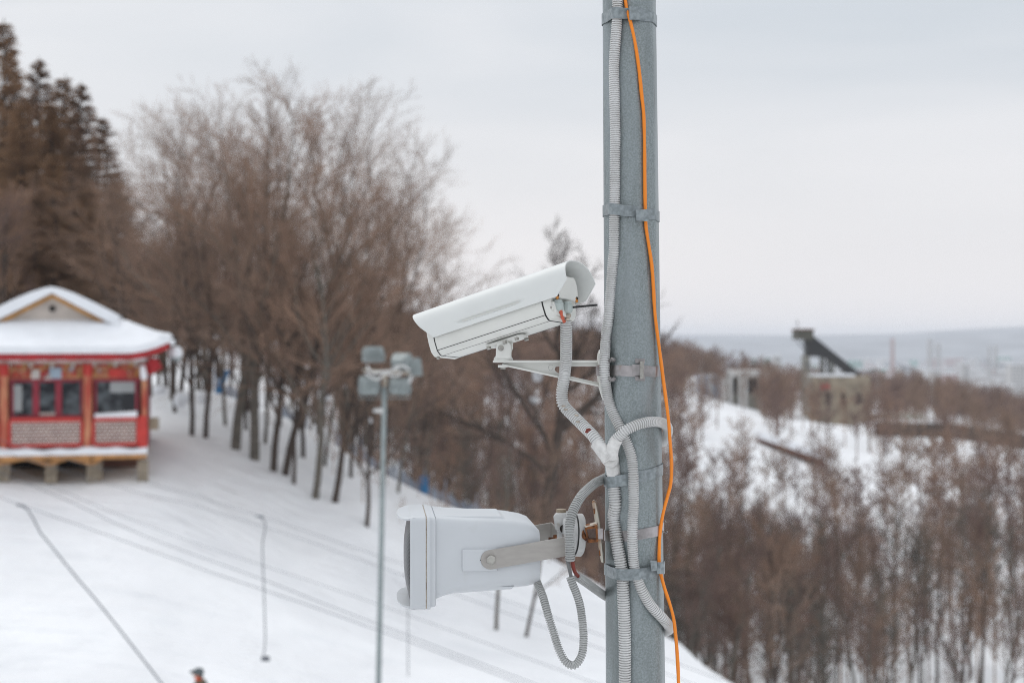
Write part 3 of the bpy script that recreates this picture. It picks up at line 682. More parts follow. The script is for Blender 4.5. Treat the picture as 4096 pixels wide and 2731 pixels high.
for (px, top, d, mi, lean, wd, lab) in (
    (560, 560, 70, 0, -0.10, 1.1, 'broad bare tree spreading leftwards behind the pavilion roof corner'),
    (690, 400, 67, 2, -0.08, 1.15, 'tall bare tree leaning left between the larches and the crest row'),
    (830, 310, 70, 1, -0.04, 1.15, 'tall bare tree rising behind the first thin trees of the crest row'),
    (1010, 275, 66, 0, 0.0, 1.2, 'tallest twiggy tree in the middle of the big bare crown dome'),
    (1200, 290, 66, 2, 0.05, 1.2, 'tall bare tree right of the tallest one in the crown dome'),
    (1380, 370, 66, 1, 0.05, 1.1, 'bare tree leaning right above the floodlights'),
    (1520, 520, 68, 0, 0.05, .95, 'bare tree rising behind the floodlight mast head'),
    (1660, 800, 72, 2, 0.02, .9, 'low bare tree whose crown ends near the camera housing'),
    (2165, 880, 62, 2, 0.0, 1.5, 'solitary bare tree rising behind the security camera and its bracket')):
    p = P(px, top, d); z = gz(p[0], p[1]); plant('bare_tree', BIG[mi] if px < 2000 else SOLO, p[0], p[1], p[2] - z, 0, lab, 'tree', rz=px * .37, lean=(lean, 0), wide=wd * (1 if px < 2000 else .8))

# larches at the upper left
lar = [(15, 100, 92, 0, 'tallest rust brown larch at the left edge of the view'), (155, 248, 88, 1, 'larch with a thin pointed tip next to the tallest larch'),
       (255, 320, 90, 0, 'brown larch in the middle of the larch group'), (322, 345, 86, 1, 'dark larch standing at the right of the larch group'),
       (415, 480, 84, 1, 'lowest dark larch bordering the bare trees'), (90, 420, 80, 0, 'orange brown larch in front of the tallest larch'),
       (215, 620, 76, 0, 'small orange larch low behind the pavilion roof'), (-90, 260, 84, 1, 'larch cut by the left picture edge'), (360, 760, 78, 0, 'short bushy larch left of the broad bare trees'),
       (60, 300, 96, 1, 'dark larch just right of the tallest larch'), (205, 420, 84, 0, 'brown larch between the thin tipped larch and the middle larch'),
       (-40, 480, 82, 0, 'orange brown larch at the left edge above the pavilion roof'), (290, 560, 80, 1, 'dark larch in front of the right end of the larch group'),
       (140, 700, 74, 1, 'lowest dark larch directly above the pavilion gable'), (470, 700, 88, 1, 'slim dark larch touching the broad bare trees')]
for i, (px, pt, d, mi, lab) in enumerate(lar):
    p = P(px, pt, d); z = gz(p[0], p[1]); H = p[2] - z
    plant('larch', CON[mi], p[0], p[1], H, 24, lab, 'larch tree', 'brown larches behind the pavilion', wide=1.85 * (24 / H) ** .35)

# woodland of single trees: behind the pavilion, in the ravine and on the near right slope
rg = random.Random(5)
zones = [ # count, px range, d range, H range, label, group, category
 (40, (-150, 1000), (66, 100), (8, 12), 'bare tree in the dense dark wood behind the pavilion', 'bare trees in the wood behind the pavilion'),
 (80, (1000, 2650), (74, 135), (9, 13), 'bare brown tree in the wooded ravine beyond the ski slope', 'bare trees in the ravine beyond the slope'),
 (50, (2450, 3200), (66, 115), (9, 12.5), 'bare brown tree right of the pole on the near ravine side', 'bare trees right of the pole in the ravine'),
 (66, (3100, 4350), (70, 118), (7.5, 10.5), 'purple brown bare tree in the wood at the lower right', 'bare trees in the lower right wood')]
for n, (xa, xb), (da, db), (ha, hb_), lab, grp in zones:
    for i in range(n):
        px = xa + (xb - xa) * (i + rg.random()) / n; d = math.sqrt(rg.uniform(da * da, db * db)); x, y = P(px, 0, d)[:2]
        g_ = 'pale' if False else lab
        plant('bare_tree', (MID if px < 1000 or (px < 2400 and i % 2) else SLIM)[rg.randrange(4)], x, y, rg.uniform(ha, hb_), 8.6, lab, 'tree', grp, lean=(rg.gauss(0, .04), rg.gauss(0, .03)), wide=rg.uniform(.9, 1.2), rg=rg)

# thousands of far trees as one mass
def far_wood(name, label, n, region, Hr, seed, mats, wmul=1.0, ntw=46, low=.22, trunk=1.0, spr=1.0):
    rs = np.random.RandomState(seed); tmpl = []
    for t in range(6):
        A, B, r0, r1 = [], [], [], []
        A += [(0, 0, -.3)]; B += [(rs.normal(0, .02), 0, .8)]; r0 += [.013 * trunk]; r1 += [.005 * trunk]
        for k in range(ntw):
            z0 = rs.uniform(low, .88); a = rs.rand() * 6.28; l = spr * rs.uniform(.12, .30) * (1.15 - .5 * z0); up = rs.uniform(.5, 1.6)
            q = np.array([0, 0, z0]); e = q + l * np.array([math.cos(a), math.sin(a), up]) / math.hypot(1, up) * 1.2
            A.append(tuple(q)); B.append(tuple(e)); r0.append(.005 * wmul); r1.append(.0028 * wmul)
            for h in range(3):
                v = rs.uniform(.3, 1); s_ = q + (e - q) * v; dv = rs.normal(0, 1, 3); dv[2] = abs(dv[2]) * 1.2; dv /= np.linalg.norm(dv)
                A.append(tuple(s_)); B.append(tuple(s_ + dv * rs.uniform(.05, .15))); r0.append(.0034 * wmul); r1.append(.002 * wmul)
        tmpl.append((np.array(A), np.array(B), np.array(r0), np.array(r1)))
    pts = []
    while len(pts) < n:
        px, d = region(rs)
        if px is None: continue
        pts.append((px, d))
    pts = np.array(pts); X = (pts[:, 0] - CX) / F * pts[:, 1]; Y = pts[:, 1]; Z = ground(X, Y)
    out = [TB() for _ in mats]
    acc = [[[], [], [], []] for _ in mats]
    for i in range(n):
        A, B, a0, a1 = tmpl[rs.randint(6)]; H = rs.uniform(*Hr); c, s = math.cos(i * 2.4), math.sin(i * 2.4)
        R = np.array([[c, -s, 0], [s, c, 0], [0, 0, 1]]); o = np.array([X[i], Y[i], Z[i]])
        k = acc[rs.randint(len(mats))]; k[0].append(A @ R.T * H + o); k[1].append(B @ R.T * H + o); k[2].append(a0 * H); k[3].append(a1 * H)
    root = None
    for k, mt in zip(acc, mats):
        tb = TB(); tb.a = np.concatenate(k[0]); tb.b = np.concatenate(k[1]); tb.r0 = np.concatenate(k[2]); tb.r1 = np.concatenate(k[3])
        me = tb.mesh(name, mt, 3); o = bpy.data.objects.new(name, me); COL.objects.link(o); o['kind'] = 'stuff'
        if root is None: root = o; o['label'] = label
        else: o.parent = root
def reg_hill(rs):
    px = rs.uniform(-100, 4400); d = math.sqrt(rs.uniform(130 ** 2, 360 ** 2))
    X = (px - CX) / F * d; z = gz(X, d); py = CY - z / d * F
    k = rs.rand()
    if 2740 < px < 3560 and 155 < d < 240:
        edge = 1715 + (px - 2750) * 0.24
        if py > edge and py < 1950 + (px - 2750) * .2 and k > 0.16: return None, None
    if px > 3560 and 150 < d < 250 and 1730 < py < 2040 and k > 0.35: return None, None
    if px > 2700 and d < 165 and k > .55: return None, None
    
    if 3180 < px < 3560 and 285 < d < 352: return None, None
    if 2740 < px < 3040 and 190 < d < 345 and k > .10: return None, None
    if 3190 < px < 3470 and 205 < d < 352 and k > .12: return None, None
    if px > 3560 and 235 < d < 325 and k > .12: return None, None
    return px, d
far_wood('far_woodland', 'brown leafless woodland covering the far hillside', 1500, reg_hill, (7, 11.5), 4, [M['twig'], M['twig3'], M['twig2']], 1.25, 30)
def reg_ridge(rs):
    px = rs.uniform(1200, 4500); d = rs.uniform(300, 440)
    if 3150 < px < 3560 and d < 362 or 2720 < px < 3040 and d < 350: return None, None
    return px, d
def reg_rav(rs):
    px = rs.uniform(1350, 4350); d = rs.uniform(70, 140)
    if px < 2400 and d < 78: return None, None
    if px < 1700 and d < 95: return None, None
    return px, d
far_wood('ravine_woodland', 'slender bare trunks filling the wooded ravine', 300, reg_rav, (7, 9.5), 24, [M['bark_grey'], M['twig3'], M['twig']], .6, 34, .38, .8, .6)
far_wood('ridge_woodland', 'purple brown woodland along the ridge below the city', 700, reg_ridge, (7.5, 11), 9, [M['twig3'], M['twig']], 1.6, 24)
# brush on the snowy strip between crest and net
def reg_brush(rs):
    px = rs.uniform(1000, 2450); 
    d = rs.uniform(55, 68) if px < 2000 else rs.uniform(58, 66)
    if rs.rand() > (px - 850) / 1600: return None, None
    return px, d
far_wood('crest_brush', 'thin brown brushwood poking out of the snow beyond the crest', 70, reg_brush, (0.8, 2.2), 14, [M['twig2']], 1.3, 12)

# lumps of snow caught in the branches and on stumps beyond the crest
for i, (px, py, d, r) in enumerate([(1096, 1380, 58, .20), (870, 1402, 60, .13), (868, 1345, 60, .14), (1085, 1528, 62, .16), (1310, 1590, 60, .16), (1160, 1640, 66, .15), (720, 1600, 62, .3), (745, 1592, 62, .25),
        (640, 1560, 62, .3), (812, 1590, 62, .25), (1372, 1545, 62, .14), (1230, 1465, 64, .12), (2150, 1500, 64, .25), (2135, 1600, 64, .22), (1480, 1680, 60, .14)]):
    m = MB(); m.ball(P(px, py, d), r, 6, (1, .9, 1.3 if i % 3 == 0 else .8)); tag(m.build('snow_lump', M['snow_cap']), 'small lump of snow caught among the bare branches', 'snow', 'snow lumps in the trees')
# ------------------------------------------------------------------ floodlight mast
DM = 33.0; SM = DM / F
def pm(px, py, dy=0.0): return np.array([(px - CX) * SM, DM + dy, (CY - py) * SM])
base = pm(1508, 3000); zb = gz(base[0], DM)
mast = empty('floodlight_mast', (base[0], DM, zb), 'slim galvanised floodlight mast with grey green lamps on top standing on the ski slope', 'floodlight')
m = MB(); m.tube([(base[0], DM, zb - .3), pm(1514, 2731), pm(1527, 2100), pm(1538, 1545)], [0.075, 0.066, 0.062, 0.056], 12); m.build('pole', M['mast'], mast)
m = MB(); m.beam(pm(1452, 1478), pm(1640, 1492), 0.05, 0.05); m.build('crossbar', M['rust_paint'], mast, False)
m = MB(); m.cyl(pm(1538, 1550), pm(1541, 1480), 0.05, 10); m.build('neck', M['rust_paint'], mast)
def flood(px, py, w, h, yaw, pitch, dy):
    m = MB(); R = Matrix.Rotation(yaw, 3, 'Z') @ Matrix.Rotation(pitch, 3, 'X'); c = pm(px, py, dy); Rn = np.array(R)
    q = lambda x, y, z: c + Rn @ np.array([x, y, z])
    W2, H2 = w * SM / 2, h * SM / 2
    rings = []
    for (sx, y) in ((0.45, -0.16), (0.72, -0.14), (0.96, 0.0), (1.0, 0.10), (1.04, 0.10), (1.04, 0.16)):
        rings.append([q(x * W2 * sx, y, z * H2 * sx) for x, z in ((-1, -.7), (-.85, -1), (.85, -1), (1, -.7), (1, .7), (.85, 1), (-.85, 1), (-1, .7))])
    m.loft(rings); o = m.build('floodlight', M['lamp_green'], mast, angle=30)
    b = MB(); b.box(q(0, -0.2, 0), (w * SM * .4, .10, h * SM * .36), Rn); b.build('ballast_box', M['lamp_green'], o, False, bevel=.01)
    b = MB(); b.tube([q(-W2 * 1.05, 0, 0), q(-W2 * 1.05, -.05, -H2 * 1.3), q(W2 * 1.05, -.05, -H2 * 1.3), q(W2 * 1.05, 0, 0)], .012, 6); b.build('yoke', M['mast'], o)
flood(1492, 1412, 86, 56, 0.2, -0.35, 0.15); flood(1600, 1452, 84, 60, -0.5, 0.45, 0.2)
flood(1484, 1545, 84, 72, 0.35, 0.25, -0.1); flood(1596, 1548, 84, 64, -0.25, 0.25, -0.1); flood(1648, 1470, 50, 70, -1.1, 0.1, 0.3)
for pts in (((1472, 1460), (1492, 1488), (1530, 1486), (1580, 1478), (1600, 1470)), ((1466, 1490), (1512, 1516), (1545, 1490), (1570, 1500), (1600, 1498), (1610, 1480)), ((1650, 1500), (1645, 1520), (1635, 1530)), ((1580, 1466), (1615, 1462), (1645, 1480))):
    m = MB(); m.tube(resample([pm(x, y, -.28) for x, y in pts], .03), 0.028, 8); m.build('conduit_loop', M['conduit'], mast)
m = MB(); m.ball(pm(1523, 1640, -.1), .07, 7, (1.1, 1, 1)); m.ball(pm(1504, 1640, -.1), .055, 7); m.build('junction_box', M['conduit'], mast)

# ------------------------------------------------------------------ ski tow ropes and hangers
ropes = [([(-900, 1690, 50), (0, 1988, 44), (83, 2019, 43.5), (332, 2104, 42.5), (829, 2281, 40.5), (1300, 2442, 39), (2000, 2700, 37), (3000, 3100, 34)], 'lowest of the tow ropes crossing the slope, carrying the long slack hanger'),
 ([(-900, 1560, 52), (83, 1922, 45), (553, 2132, 43), (1050, 2315, 41), (1300, 2414, 40), (2000, 2680, 38), (3000, 3060, 35)], 'second tow rope from the bottom crossing the slope'),
 ([(-900, 1480, 53), (221, 1950, 45.5), (497, 2066, 44), (829, 2187, 42.5), (1300, 2342, 41), (2000, 2590, 39), (3000, 2960, 36)], 'middle tow rope of the five crossing the slope'),
 ([(-900, 1530, 53), (470, 1944, 46), (719, 2005, 45.5), (1050, 2104, 44), (1300, 2187, 43), (2000, 2440, 41), (3000, 2820, 38)], 'second tow rope from the top, passing right of the pavilion piers'),
 ([(-900, 1500, 53), (608, 1933, 46.5), (1050, 2066, 45), (1300, 2149, 44), (2000, 2390, 42), (3000, 2760, 39)], 'uppermost tow rope crossing the slope with the straight hanging bar')]
for i, (pts, lab) in enumerate(ropes):
    m = MB(); m.tube(resample([P(p[0], p[1], p[2] * .84) for p in pts], 1.0), 0.010 if i in (0, 1) else 0.0075, 6)
    tag(m.build('tow_rope', M['tow']), lab, 'tow rope', 'ski tow ropes above the slope')
def hanger(pts, lab, r=0.022, handle=True):
    m = MB(); m.tube(resample([P(*p) for p in pts], .25), r, 7); o = m.build('tow_hanger', M['tow']); tag(o, lab, 'tow hanger', 'hangers on the tow ropes')
    a = P(*pts[0]); m = MB(); m.beam(a - np.array([.10, 0, -.012]), a + np.array([.10, 0, -.02]), .04, .05); m.build('rope_clamp', M['tow'], o, False)
    if handle:
        b = P(*pts[-1]); m = MB(); m.box(b, (.22, .10, .12)); m.build('handle', M['tow'], o, False, bevel=.02)
hanger([(83, 2019, 36.6), (116, 2044, 36.5), (166, 2137, 36.2), (184, 2156, 36), (300, 2300, 35), (415, 2436, 34), (636, 2718, 32.5), (720, 2840, 32)], 'long slack tow hanger slanting down the lower left snow')
hanger([(1039, 2063, 37.8), (1061, 2082, 37.8), (1058, 2130, 37.8), (1050, 2180, 37.8), (1056, 2370, 37.7), (1061, 2563, 37.6), (1053, 2610, 37.5), (1062, 2632, 37.4)], 'straight hanging tow bar with a dark handle in mid slope', .017)
hanger([(1632, 2300, 42), (1632, 2731, 40), (1630, 2860, 39.6)], 'thin hanging tow bar behind the loudspeaker front', 0.014)

# ------------------------------------------------------------------ person at the bottom of the frame
def skin_body(name, verts, edges, radii, mt, parent=None, sub=2, root=0):
    me = bpy.data.meshes.new(name); me.from_pydata([tuple(v) for v in verts], edges, []); me.materials.append(mt)
    o = bpy.data.objects.new(name, me); COL.objects.link(o)
    md = o.modifiers.new('skin', 'SKIN'); md.use_smooth_shade = True
    for i, r in enumerate(radii): me.skin_vertices[0].data[i].radius = (r, r) if not hasattr(r, '__len__') else r
    me.skin_vertices[0].data[root].use_root = True
    s = o.modifiers.new('sub', 'SUBSURF'); s.levels = sub; s.render_levels = sub
    if parent is not None: o.parent = parent; o.matrix_parent_inverse = Matrix.Translation(parent.location).inverted()
    return o
M['jacket'] = mat('olive_grey_jacket', (0.07, 0.065, 0.06), 0.8, 0, 0.25, 12, col2=(0.16, 0.12, 0.06))
M['trousers'] = mat('dark_ski_trousers', (0.02, 0.022, 0.03), 0.8, 0, 0.2, 12)
M['skin'] = mat('skin', (0.50, 0.26, 0.18), 0.6, 0, 0.05, 12)
M['scarf'] = mat('orange_red_neck_warmer', (0.65, 0.09, 0.03), 0.8, 0, 0.1, 30)
M['cap'] = mat('grey_knit_cap', (0.10, 0.115, 0.12), 0.9, 0, 0.15, 40)
pd = 31.0; pxx = (797 - CX) / F * pd; ptop = (CY - 2668) / F * pd; zg_ = gz(pxx, pd); Hh = 1.74; pz = ptop - Hh
o0 = np.array([pxx, pd, pz])
per = empty('person', tuple(o0), 'person in grey cap and orange neck warmer facing left at the bottom edge', 'person')
bv = [(0, 0, .95), (0, 0, 1.12), (0, 0, 1.30), (0, 0.01, 1.42), (0, 0, 1.50),
      (.03, .17, 1.40), (-.02, .25, 1.14), (-.20, .22, .98), (-.26, .20, .95), (.03, -.17, 1.40), (-.02, -.25, 1.14), (-.20, -.22, .98), (-.26, -.20, .95),
      (.0, .10, .88), (-.04, .13, .50), (.03, .14, .08), (-.10, .15, .05), (.0, -.10, .88), (-.04, -.13, .50), (.03, -.14, .08), (-.10, -.15, .05)]
be = [(0, 1), (1, 2), (2, 3), (3, 4), (3, 5), (5, 6), (6, 7), (7, 8), (3, 9), (9, 10), (10, 11), (11, 12), (0, 13), (13, 14), (14, 15), (15, 16), (0, 17), (17, 18), (18, 19), (19, 20)]
br = [(.16, .13), (.15, .13), (.17, .14), (.12, .10), .065, .085, .065, .05, .045, .085, .065, .05, .045, .10, .075, .06, .05, .10, .075, .06, .05]
skin_body('body', [o0 + np.array(v) for v in bv], be, br, M['jacket'], per)
m = MB(); m.tube([o0 + np.array(q) for q in ((0.0, 0, 1.44), (-.01, 0, 1.49), (-.02, 0, 1.53), (-.03, 0, 1.56))], [.085, .082, .078, .07], 14); m.build('neck_warmer', M['scarf'], per)
m = MB(); c = o0 + np.array([-.03, 0, 1.61]); m.ball(c, .105, 10, (.95, .80, 1.12)); hd = m.build('head', M['skin'], per)
m = MB(); m.ball(c + np.array([-.105, 0, -.01]), .018, 5, (1, .7, 1.4)); m.build('nose', M['skin'], hd)
for sy in (-1, 1):
    m = MB(); m.ball(c + np.array([.01, sy * .085, -.005]), .028, 6, (.7, .4, 1)); m.build('ear', M['skin'], hd)
    m = MB(); m.ball(c + np.array([-.09, sy * .032, .018]), .012, 5); m.build('eye', M['trousers'], hd)
m = MB(); m.box(c + np.array([-.093, 0, -.055]), (.012, .045, .01)); m.build('mouth', M['scarf'], hd)
m = MB(); m.ball(c + np.array([.015, 0, .035]), .118, 10, (1.05, .9, .82)); m.build('cap', M['cap'], per)
m = MB(); m.box(c + np.array([-.125, 0, .045]), (.09, .13, .035)); m.build('goggles', M['trousers'], per, bevel=.012)
m = MB(); m.ball(c + np.array([.06, 0, -.05]), .075, 8, (.7, 1, 1)); m.build('hair', M['bark'], per)
m = MB(); m.tube([o0 + np.array(q) for q in ((.09, 0, .98), (.12, 0, 1.1), (.13, 0, 1.3), (.10, 0, 1.40))], [.06, .12, .12, .06], 10); m.build('backpack', M['trousers'], per)

# ------------------------------------------------------------------ blue safety net and banner
netp = [(860, 1545, 74.5), (1010, 1610, 73), (1120, 1660, 72.5), (1231, 1712, 72), (1344, 1776, 71), (1445, 1840, 70), (1600, 1925, 68.5), (1695, 1972, 68), (1779, 2020, 67.5), (1900, 2070, 67), (2020, 2125, 66.5)]
net = empty('safety_net', (0, 0, 0), 'faded blue safety net on posts sagging along the far edge of the slope', 'net')
pts = []
for (px, py, d) in netp:
    x, y = P(px, py, d)[:2]; pts.append(np.array([x, y, gz(x, y)]))
net.location = tuple(pts[0])
rs = np.random.RandomState(2)
for i in range(len(pts) - 1):
    if i in (1, 3): continue
    a, b = pts[i], pts[i + 1]
    m = MB(); m.cyl(a - np.array([0, 0, .2]), a + np.array([rs.normal(0, .08), 0, 1.25]), .03, 6); m.build('net_post', M['blue_net'], net)
    top = [a + (b - a) * t + np.array([0, 0, 0.80 - .40 * math.sin(t * math.pi) * rs.uniform(.3, 1.5)]) for t in np.linspace(0, 1, 9)]
    bot = [a + (b - a) * t + np.array([0, 0, 0.02]) for t in np.linspace(0, 1, 9)]
    m = MB()
    for k in range(9): m.beam(bot[k], top[k] + 1e-4, .02, .05, up=(1, 0, 0))
    for f_ in np.linspace(0, 1, 7):
        for k in range(8): m.beam(bot[k] + (top[k] - bot[k]) * f_, bot[k + 1] + (top[k + 1] - bot[k + 1]) * f_, .02, .06)
    nn = m.build('net_panel', M['blue_net'], net, False); nn['kind'] = 'stuff'
def banner(px, py, d, w, h, lean, lab):
    c = P(px, py, d); m = MB(); z = gz(c[0], c[1]); n = 8; r0 = []
    for t in np.linspace(0, 1, n): r0.append([np.array([c[0] + lean * t + k * w / 4 - w / 2, c[1] + .06 * math.sin(k * 1.7 + t * 4), z + h * t]) for k in range(5)])
    r1 = [[p + np.array([0, .02, 0]) for p in r[::-1]] for r in r0]
    m.loft([a + b for a, b in zip(r0, r1)]); tag(m.build('banner', M['blue_banner']), lab, 'banner', 'blue banners by the net')
banner(872, 1580, 72.5, 0.35, 1.2, 0.45, 'bright blue banner leaning between the thin dark trunks of the crest row')
banner(1693, 1985, 66.5, 0.5, .8, 0.0, 'blue banner on the snow edge above the loudspeaker')

# ------------------------------------------------------------------ ski jump ruin and buildings on the ridge
DJ = 350.0; SJ = DJ / F
def pj(px, py, dy=0.0): return np.array([(px - CX) * SJ, DJ + dy, (CY - py) * SJ])
def jb(name, x0, x1, y0, y1, dy0, dy1, mt, par, lab=None, bv=0):
    a, b = pj(x0, y0, dy0), pj(x1, y1, dy1); m = MB(); m.box((a + b) / 2, np.abs(b - a)); return m.build(name, mt, par, False)
sj = empty('ski_jump', tuple(pj(3230, 1640)), 'derelict ski jump with an olive box on top of a black sloping ramp', 'ski jump')
ju = jb('start_house', 3180, 3248, 1320, 1358, -2, 3.5, M['tower'], sj)
jb('roof_edge', 3177, 3251, 1315, 1320, -2.4, 3.9, M['rust'], ju)
jb('mast', 3188, 3191, 1280, 1318, 0, .2, M['tow'], ju)
jb('stair_shaft', 3222, 3262, 1358, 1424, -1, 2, M['tower'], sj)
m = MB(); m.loft([[pj(3224, 1350, -1.6), pj(3252, 1346, -1.6), pj(3428, 1486, -1.6), pj(3445, 1500, -1.6), pj(3395, 1496, -1.6), pj(3300, 1428, -1.6), pj(3224, 1424, -1.6)],
                  [pj(3224, 1350, 2.4), pj(3252, 1346, 2.4), pj(3428, 1486, 2.4), pj(3445, 1500, 2.4), pj(3395, 1496, 2.4), pj(3300, 1428, 2.4), pj(3224, 1424, 2.4)]])
m.build('ramp', M['ramp'], sj, False)
for x, y1 in ((3216, 1640), (3232, 1500), (3290, 1500), (3318, 1500), (3330, 1500)):
    jb('leg', x - 4, x + 3, 1420, y1, -1.4, -0.9, M['concrete'] if x < 3240 else M['tower'], sj); jb('leg', x - 4, x + 3, 1420, y1, 1.6, 2.1, M['concrete'] if x < 3240 else M['tower'], sj)
for (x0, y0, x1, y1) in ((3216, 1430, 3232, 1480), (3232, 1430, 3216, 1480), (3290, 1440, 3318, 1490), (3184, 1362, 3222, 1410), (3204, 1360, 3222, 1395)):
    m = MB(); m.beam(pj(x0, y0, -1.2), pj(x1, y1, -1.2), .25, .25); m.build('brace', M['tow'], sj, False)
rb_ = empty('ruined_building', tuple(pj(3330, 1660)), 'yellowed concrete base building with snow on its roof under the ski jump', 'building')
jb('wall', 3232, 3460, 1503, 1700, -5, 5, M['concrete_y'], rb_)
m = MB(); m.loft([[pj(3228, 1503, -5.3), pj(3228, 1496, -5.1), pj(3228, 1496, 5), pj(3228, 1503, 5)], [pj(3400, 1503, -5.3), pj(3400, 1493, -5.1), pj(3400, 1493, 5), pj(3400, 1503, 5)]]); m.build('roof_snow', M['snow_cap'], rb_)
jb('sign_board', 3264, 3298, 1532, 1552, -5.25, -5.02, M['red_bright'], rb_)
for x in (3285, 3345, 3405): jb('window', x, x + 20, 1570, 1612, -5.1, -5.02, M['dark'], rb_)
jb('pillar', 3205, 3229, 1500, 1640, -5.6, -4.2, M['concrete'], rb_)
pb_ = empty('pillared_building', tuple(pj(2930, 1700)), 'pale pillared concrete building among trees left of the ski jump', 'building')
jb('roof_slab', 2870, 3010, 1475, 1496, -22, -10, M['city_pale'], pb_); jb('wall', 2880, 3000, 1496, 1700, -19, -11, M['concrete'], pb_)
for x in (2846, 2868, 2905, 2925, 2985, 3002): jb('pillar', x - 6, x + 6, 1496, 1700, -22, -20.8, M['city_pale'], pb_)
for x in (2885, 2945, 2965): jb('window', x - 9, x + 9, 1510, 1560, -19.3, -19.05, M['dark'], pb_)
bb_ = empty('blue_grey_shed', tuple(pj(2790, 1690)), 'blue grey shed with white posts among trees beside the pale pillared building', 'shed')
jb('wall', 2765, 2842, 1495, 1690, -18, -10, M['blue_net'], bb_)
for x in (2768, 2800, 2838): jb('post', x - 4, x + 4, 1485, 1690, -19, -18.3, M['city_pale'], bb_)
# low red brown wall with snow on the clearing
mw = [(2560 + 0, 0)]
a = P(3035, 1752, 218); b = P(3300, 1838, 205); za, zb2 = gz(a[0], a[1]), gz(b[0], b[1])
wl = empty('terrace_wall', (a[0], a[1], za), 'long low red brown wall with a snow topped edge on the snowy clearing', 'wall')
n = 14
for i in range(n):
    p = a + (b - a) * i / n; q = a + (b - a) * (i + .96) / n
    h = 0.35 + 0.55 * i / n
    m = MB(); m.loft([[p + np.array(v) for v in ((0, 0, -h - .1), (0, 0, 0), (.2, 3.2, .0), (.2, 3.2, -1.2))], [q + np.array(v) for v in ((0, 0, -h - .1), (0, 0, 0), (.2, 3.2, .0), (.2, 3.2, -1.2))]])
    m.build('wall_block', M['brick_red'], wl, False)
m = MB(); m.loft([[a + np.array(v) for v in ((0, -.1, 0.01), (0, .2, .75), (.2, 3.3, 1.0), (.2, 3.3, .01))], [(a + b) / 2 + np.array(v) for v in ((0, -.1, .01), (0, .2, .9), (.2, 3.3, 1.2), (.2, 3.3, .01))], [b + np.array(v) for v in ((0, -.1, .01), (0, .2, .5), (.2, 3.3, .8), (.2, 3.3, .01))]])
m.build('snow_top', M['snow_cap'], wl)
# long dark retaining wall at the foot of the ridge
for (x0, y0, d0, x1, y1, d1, lab) in ((3500, 1694, 262, 3800, 1700, 262, 'dark brown retaining wall below the ridge, its flat left half'), (3800, 1700, 262, 4300, 1775, 240, 'dark brown retaining wall below the ridge, its sloping right half')):
    m = MB(); a, b = P(x0, y0, d0), P(x1, y1, d1); m.beam(a - np.array([0, 0, 1]), b - np.array([0, 0, 1]), .6, 2.6); tag(m.build('retaining_wall', M['bark'], None, False), lab, 'wall')
m = MB(); a, b = P(3465, 1662, 275), P(3690, 1664, 275); m.beam(a, b, 3, .8); tag(m.build('long_shed', M['concrete'], None, False), 'long low pale shed roof half hidden in the ridge woodland', 'shed')

# ------------------------------------------------------------------ distant city
def cb(px, pt, pb, w, d, mt, lab, group=None, dep=None):
    x0, x1 = (px - w / 2 - CX) / F * d, (px + w / 2 - CX) / F * d; z1 = (CY - pt) / F * d; z0 = min((CY - pb) / F * d, -84) ; dep = dep or (x1 - x0) * .8
    o = empty('city_block', ((x0 + x1) / 2, d, z0), lab, 'building', group)
    m = MB(); m.box(((x0 + x1) / 2, d + dep / 2, (z0 + z1) / 2), (x1 - x0, dep, z1 - z0)); m.build('wall', mt, o, False)
    m = MB(); m.box(((x0 + x1) / 2, d + dep / 2, z1 + .6), (x1 - x0 + 1, dep + 1, 1.2)); m.build('roof', M['snow_cap'], o, False)
    nw = max(3, int((x1 - x0) / 4)); nh = max(3, int((z1 - z0) / 4)); m = MB()
    for i in range(nw):
        for j in range(nh):
            m.box((x0 + (i + .5) * (x1 - x0) / nw, d - .05, z0 + (j + .5) * (z1 - z0) / nh), ((x1 - x0) / nw * .5, .2, (z1 - z0) / nh * .45))
    w_ = m.build('window_rows', M['city_grey'], o, False); w_['kind'] = 'stuff'
cb(3110, 1424, 1480, 30, 900, M['city_pale'], 'brightest white tower block just left of the ski jump')
cb(3072, 1432, 1470, 18, 920, M['city_green'], 'narrow green block left of the white tower block')
cb(3045, 1432, 1470, 22, 960, M['city_pale'], 'white block between two green blocks')
cb(3018, 1434, 1470, 14, 980, M['city_green'], 'green block farthest left in the row beside the white tower')
cb(3722, 1356, 1430, 18, 3000, M['city_pale'], 'left one of two tall hazy tower blocks right of the ski jump')
cb(3755, 1372, 1430, 16, 3000, M['city_pale'], 'right one of two tall hazy tower blocks right of the ski jump')
cb(3958, 1382, 1470, 9, 2300, M['city_pale'], 'slim left tower of the white twin towers near the right edge')
cb(3985, 1382, 1470, 10, 2300, M['city_pale'], 'slim right tower of the white twin towers near the right edge')
cb(4080, 1458, 1490, 70, 1700, M['city_pale'], 'wide cream slab block at the right edge of the city')
cb(3745, 1478, 1510, 34, 1500, M['city_pale'], 'pinkish white low block above the ridge trees')
cb(3865, 1455, 1480, 24, 1800, M['city_pale'], 'cream block in the middle of the hazy city')
m = MB(); d = 2600; x = (3570 - CX) / F * d; m.tube([(x, d, -85), (x, d, (CY - 1352) / F * d)], [5, 3], 12); tag(m.build('chimney', M['city_rose']), 'tall thin pinkish chimney rising from the hazy city', 'chimney')
rs = np.random.RandomState(8); m = MB()
